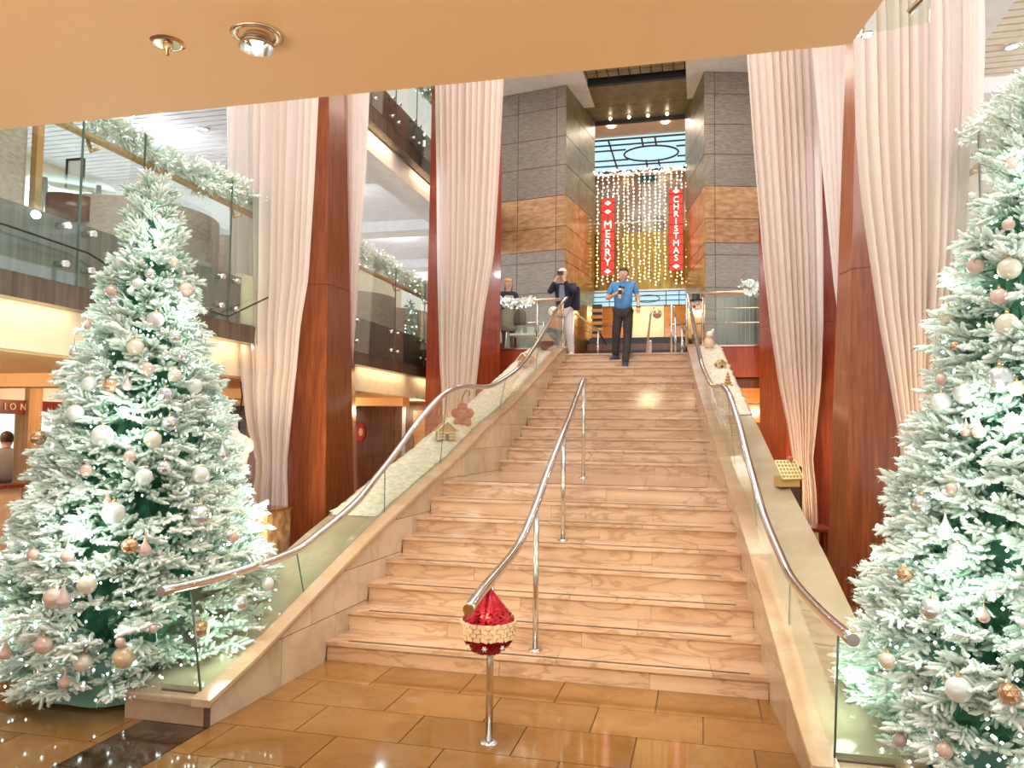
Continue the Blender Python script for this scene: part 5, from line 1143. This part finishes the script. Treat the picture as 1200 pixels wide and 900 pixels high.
def ginger(label, x, y, z, w_, rot=.5):
    t = thing('gingerbread_house', label, 'gingerbread house', (x, y, z)); R = Matrix.Translation((x, y, z)) @ Matrix.Rotation(rot, 4, 'Z')
    P = lambda *a: tuple(R @ Vector(a)); h = w_ * .55
    off = R.to_3x3() @ Vector((0, w_ * .8, 0))
    MB().slab([P(-w_ / 2, -w_ * .4, 0), P(w_ / 2, -w_ * .4, 0), P(w_ / 2, -w_ * .4, h), P(0, -w_ * .4, h * 1.75), P(-w_ / 2, -w_ * .4, h)], off).build('walls', 'ginger', t)
    for s in (-1, 1):
        rf = MB().slab([P(s * w_ * .62, -w_ * .5, h * .86), P(0, -w_ * .5, h * 1.86), P(0, w_ * .5, h * 1.86), P(s * w_ * .62, w_ * .5, h * .86)], (0, 0, w_ * .05)).build('roof_panel', 'ginger', t)
        MB().tube([P(s * w_ * .62, -w_ * .51, h * .88), P(0, -w_ * .51, h * 1.9)], w_ * .045, 6).build('icing_trim', 'icing', rf)
        MB().tube([P(s * w_ * .5, -w_ * .42, 0), P(s * w_ * .5, -w_ * .42, h)], w_ * .04, 6).build('icing_trim', 'icing', t)
    for k in range(3): MB().tube([P(-w_ * .5 + w_ * .25 * j, -w_ * .43, h * (.12 + .3 * k) + w_ * .04 * (j % 2)) for j in range(5)], w_ * .025, 6).build('icing_line', 'icing', t)
    MB().slab([P(-w_ * .1, -w_ * .41, 0), P(w_ * .1, -w_ * .41, 0), P(w_ * .1, -w_ * .41, h * .6), P(-w_ * .1, -w_ * .41, h * .6)], tuple(R.to_3x3() @ Vector((0, -.01, 0)))).build('door', 'wood_dark', t)
    return t
ginger('iced gingerbread house on the left curb beside the red glitter decoration', -3.02, 3.35, capz(3.35) + .03, .22, .5)
ginger('plain gingerbread house on the left curb near the stair top', -2.88, 7.1, capz(7.1) + .03, .22, -.4)
ginger('tiny gingerbread house on the right curb near the stair top', .28, 6.9, capz(6.9) + .03, .14, .4)
st = thing('glitter_decoration', 'dull red lumpy glitter decoration with a wire hook on the left curb', 'decoration', (-2.98, 3.85, capz(3.85) + .04)); c = Vector((-2.98, 3.85, capz(3.85) + .17))
mb = MB()
for dx, dz, rr_ in ((0, .0, .095), (.0, .10, .07), (-.09, .03, .065), (.09, .03, .065), (-.055, -.085, .065), (.06, -.085, .065)): mb.ball((c.x + dx, c.y + .03, c.z + dz), rr_, 14, (1, .55, 1))
mb.build('lobes', 'dullred', st, recalc=False)
MB().tube([(c.x - .02, c.y + .03, c.z + .13), (c.x, c.y + .03, c.z + .24), (c.x + .05, c.y + .03, c.z + .33), (c.x + .09, c.y + .03, c.z + .31), (c.x + .09, c.y + .03, c.z + .25)], .008, 6).build('wire_hook', 'joint', st)
ps = thing('pink_cottage', 'small pinkish red cottage at the top end of the left curb', 'decoration', (-2.75, 8.3, capz(8.3) + .03)); z = capz(8.3) + .03
MB().box(-2.86, -2.66, 8.2, 8.4, z, z + .14, b=.01).build('walls', 'dullred', ps); MB().slab([(-2.9, 8.17, z + .13), (-2.62, 8.17, z + .13), (-2.76, 8.17, z + .28)], (0, .26, 0)).build('roof', 'peach', ps)
bd = thing('pink_bird_figure', 'small pale pink figure at the top end of the right curb', 'decoration', (.12, 8.2, capz(8.2) + .02)); z = capz(8.2) + .02
MB().ball((.12, 8.2, z + .10), .09, 12, (1, 1.1, 1.1)).build('body', 'peach', bd); MB().ball((.13, 8.15, z + .24), .06, 10).build('head', 'icing', bd); MB().tube([(.07, 8.2, z + .12), (.20, 8.18, z + .34)], [.05, .02], 8).build('wing', 'icing', bd)
cn = thing('copper_lump', 'rough copper coloured cone in the snow of the right curb', 'decoration', (.36, 5.9, capz(5.9) + .03)); z = capz(5.9) + .03
for k in range(5): MB().lathe([(0, .05 + .04 * k), (.07 - .012 * k, .02 + .04 * k), (.055 - .01 * k, .0 + .04 * k)], (.36, 5.9, z), 9, smooth=False).build('scale_ring', 'ginger', cn)
wf = thing('waffle_house', 'cream lattice cookie house with a red bow on the right curb', 'gingerbread house', (.78, 2.15, capz(2.15) + .01)); z0 = capz(2.15) + .01
R = Matrix.Translation((.78, 2.15, z0)) @ Matrix.Rotation(.5, 4, 'Z'); P = lambda *a: tuple(R @ Vector(a)); M['waffle'] = plain('lattice_icing', (.85, .78, .45), .6)
MB().slab([P(-.10, -.05, 0), P(.10, -.05, 0), P(.10, -.05, .10), P(-.10, -.05, .10)], tuple(R.to_3x3() @ Vector((0, .12, 0)))).build('walls', 'ginger', wf)
for k in range(7):
    f = -.11 + .22 * k / 6; MB().tube([P(f, -.09, .08), P(f, .03, .24)], .007, 4).build('lattice_bar', 'waffle', wf)
for k in range(6):
    f = k / 5; MB().tube([P(-.11, -.09 + .12 * f, .08 + .16 * f), P(.11, -.09 + .12 * f, .08 + .16 * f)], .007, 4).build('lattice_bar', 'waffle', wf)
MB().slab([P(-.11, -.085, .075), P(.11, -.085, .075), P(.11, .035, .235), P(-.11, .035, .235)], (0, 0, -.008)).build('roof', 'ginger', wf); MB().ball(P(.05, .03, .26), .025, 10, (1.3, 1, 1)).build('bow', 'dullred', wf)
# big sequin bauble on the first post of the centre rail
bx = ax(-1.24); bc = (bx, -1.24, .665)
bb = thing('sequin_bauble', 'large red and cream sequin bauble hanging from the centre handrail', 'ornament', (bx, -1.24, .51)); rs = random.Random(9)
def sequins(z0, z1, n, s):
    mb = MB()
    for i in range(n):
        z = rs.uniform(z0, z1); f = max(-1, min(1, (z - bc[2]) / .152)); r = .152 * math.sqrt(1 - f * f) if z < bc[2] + .06 else max(.012, .152 * math.sqrt(1 - .16) * (1 - (z - bc[2] - .06) / .155))
        q = rs.uniform(0, 2 * PI); c = Vector((bx + r * math.cos(q), -1.24 + r * math.sin(q), z)); u = Vector((-math.sin(q), math.cos(q), rs.uniform(-.5, .5))); v = Vector((math.cos(q) * .6, math.sin(q) * .6, rs.uniform(-.2, 1)))
        mb.add([tuple(c - u * s), tuple(c + u * s), tuple(c + u * s * .8 + v * s * 1.4), tuple(c - u * s * .8 + v * s * 1.4)], [(0, 1, 2, 3)])
    return mb
M['seq_red'] = noise_mat('red_sequin', (.28, .003, .01), (.55, .012, .03), 120, .25, metal=.4); M['seq_cream'] = noise_mat('cream_sequin', (.62, .42, .24), (.85, .66, .45), 60, .5)
MB().lathe([(0, -.15), (.06, -.137), (.11, -.10), (.14, -.05), (.148, 0), (.14, .05), (.105, .11), (.05, .18), (.012, .225), (0, .225)], bc, 28).build('core', 'seq_red', bb)
sequins(bc[2] + .045, bc[2] + .21, 900, .008).build('red_sequin_top', 'seq_red', bb, kind='stuff', recalc=False)
MB().lathe([(.150, -.045), (.154, .0), (.150, .045)], bc, 30).build('cream_backing', 'seq_cream', bb)
for k in range(22):
    for r_ in range(4):
        q = 2 * PI * (k + .5 * (r_ % 2)) / 22; c = Vector((bx + .154 * math.cos(q), -1.24 + .154 * math.sin(q), bc[2] - .036 + .024 * r_)); R = Matrix.Translation(c) @ Matrix.Rotation(q, 4, 'Z') @ Matrix.Rotation(rs.uniform(-.3, .3), 4, 'X')
        mb = MB().box(-.005, .006, -.018, .018, -.0105, .0105); mb.v = [tuple(R @ Vector(v)) for v in mb.v]; mb.build('cream_block', 'seq_cream', bb)
sequins(bc[2] - .148, bc[2] - .05, 600, .008).build('red_sequin_bottom', 'seq_red', bb, kind='stuff', recalc=False)
for k, dq in enumerate((-.75, 0, .75)):
    q = -PI / 2 + .12 + dq; z = bc[2] - .085; r = .152 * math.sqrt(1 - (.085 / .152) ** 2) + .016; c = Vector((bx + r * math.cos(q), -1.24 + r * math.sin(q), z)); u = Vector((-math.sin(q), math.cos(q), 0)); mb = MB()
    for j in range(3): a = PI * j / 3; d = u * math.cos(a) + Vector((0, 0, math.sin(a))); mb.tube([tuple(c - d * .016), tuple(c + d * .016)], .0028, 5)
    mb.build('snowflake', 'icing', bb)
for nm, lb, c, mt2 in (('snowman_plaque', 'round snowman face plaque with orange nose on the left stair rail end', Vector((-2.70, 8.55, 4.02)), 'icing'), ('snowman_figure', 'snowman face with black top hat on the right stair rail end', Vector((-.08, 8.6, 4.08)), 'icing')):
    t = thing(nm, lb, 'decoration', tuple(c)); MB().ball(tuple(c), .10, 16, (1, .5, 1)).build('face', mt2, t)
    MB().tube([tuple(c + Vector((0, -.04, 0))), tuple(c + Vector((.05, -.11, .0)))], [.018, .004], 8).build('nose', plain('carrot', (.8, .25, .05), .6), t)
    for s in (-1, 1): MB().ball(tuple(c + Vector((s * .035, -.048, .03))), .010, 8).build('eye', 'black', t)
    if nm == 'snowman_figure':
        MB().lathe([(0, .17), (.07, .17), (.075, .07), (.12, .065), (.12, .05), (0, .05)], tuple(c + Vector((-.02, 0, .03))), 16).build('top_hat', 'black', t); MB().ball(tuple(c + Vector((-.05, -.04, -.03))), .03, 8).build('scarf', 'red', t)

# ================================================================ LOWER LEFT: torso form, plinth, room behind
tf = thing('dress_form', 'white glowing dress form torso behind the left tree', 'mannequin', (-5.06, 2.0, .93)); R_ = []
for z, rx_, ry_, ox in ((.93, .235, .16, 0), (1.02, .235, .16, 0), (1.15, .19, .13, 0), (1.25, .165, .115, 0), (1.38, .185, .13, .0), (1.52, .215, .14, .0), (1.62, .23, .12, 0), (1.69, .20, .09, 0), (1.735, .11, .07, -.01), (1.79, .075, .065, -.01), (1.90, .085, .07, -.02)):
    R_.append([(-5.06 + ox + rx_ * math.cos(a), 2.0 + ry_ * math.sin(a), z) for a in np.linspace(0, 2 * PI, 28, endpoint=False)])
M['form'] = noise_mat('pearly_white', (.60, .60, .53), (.70, .70, .64), 6, .3); MB().loft(R_).build('torso', 'form', tf)
MB().ball((-4.84, 2.0, 1.60), .075, 14, (.7, 1, 1.1)).build('arm_stump', 'form', tf); MB().ball((-5.28, 2.0, 1.60), .075, 14, (.7, 1, 1.1)).build('arm_stump', 'form', tf)
pd = thing('stone_plinth', 'dark brown veined stone plinth under the white dress form', 'plinth', (-4.95, 1.95, 0)); MB().box(-5.38, -4.42, 1.72, 2.20, 0, .90, b=.008).build('block', noise_mat('brown_stone', (.09, .055, .03), (.26, .18, .10), 9, .3, detail=8), pd); MB().box(-5.40, -4.40, 1.70, 2.22, .90, .93, b=.006).build('top', 'wood_dark', pd)
ws = struct('wall_shop', MB().box(-9.12, -9.0, 1.0, 3.05, 0, .95), 'peach', 'peach counter wall of the room on the lower left')
struct('trim_shop', MB().box(-9.14, -8.94, 1.0, 6.5, .95, 1.0), 'wood', 'brown wooden sill of the lower left room')
struct('wall_shop', MB().box(-9.12, -9.0, 3.05, 6.5, 0, .95), 'peach')
struct('trim_post', MB().box(-9.16, -8.94, 3.11, 3.33, 0, 2.38), 'oak', 'tan wooden post of the lower left room')
struct('wall_shop_top', MB().box(-9.12, -9.0, 1.0, 6.5, 2.13, 2.38), 'white')
sb = thing('shop_sign', 'dark red sign band with spaced white capitals in the lower left room', 'sign', (-9.0, 2.9, 1.96)); MB().box(-9.08, -9.0, 1.0, 3.10, 1.94, 2.13).build('band', plain('sign_red', (.16, .012, .012), .4), sb); MB().box(-9.08, -9.0, 3.34, 6.5, 1.94, 2.13).build('band', plain('sign_red2', (.16, .012, .012), .4), sb)
for ch, yy in (('I', 2.78), ('O', 2.90), ('N', 3.06)): text_mesh(ch, .13, 'peach', sb, (-8.99, yy, 2.035), '+X', 'letter')
for a, b in ((1.0, 3.10), (3.34, 6.5)): struct('window_3' if a < 2 else 'window_4', MB().box(-9.07, -9.06, a, b, 1.0, 1.94), 'glass')
wk = struct('window_5', MB().box(-11.95, -11.9, 1, 8, .9, 2.1), emis('harbour_window', (.80, .92, 1.0), 1.4), 'bright window at the back of the lower left room')
for k in range(6): MB().box(-11.9, -11.85, 1.3 + 1.1 * k, 1.4 + 1.1 * k, .9, 2.1).build('mullion', 'oak', wk)
ch_ = thing('wooden_armchair', 'dark brown armchair half hidden behind the right curb', 'chair', (1.05, 5.2, 0))
MB().box(.86, 1.26, 5.0, 5.45, .40, .52, b=.03).build('seat', 'wood_dark', ch_); MB().box(.90, 1.30, 5.42, 5.52, .5, 1.36, b=.03).build('backrest', 'wood_dark', ch_)
for dx in (.86, 1.20):
    for dy in (5.0, 5.42): MB().box(dx, dx + .05, dy, dy + .05, 0, .42).build('leg', 'wood', ch_)
tb = thing('small_wood_table', 'small mahogany table under the pink lit curtain on the right', 'table', (1.25, 4.7, 0)); MB().box(1.05, 1.50, 4.5, 4.95, .60, .65, b=.012).build('tabletop', 'wood', tb)
for dx in (1.08, 1.44):
    for dy in (4.53, 4.88): MB().box(dx, dx + .04, dy, dy + .04, 0, .60).build('leg', 'wood', tb)
for k, (x, y, z, lb) in enumerate(((-7.9, 5.2, 6.66, 'small round downlight in the slatted ceiling above the left tree tip'), (3.78, 5.0, 6.66, 'round downlight in the tan slatted ceiling at the upper right edge'))):
    t = thing('slat_downlight', lb, 'lamp', (x, y, z)); MB().lathe([(.10, 0), (.11, -.02), (.075, -.025), (.07, 0)], (x, y, z), 20).build('trim_ring', 'chrome', t); MB().lathe([(0, -.012), (.07, -.012), (.07, 0)], (x, y, z), 16).build('lamp_bulb', 'downlight', t)
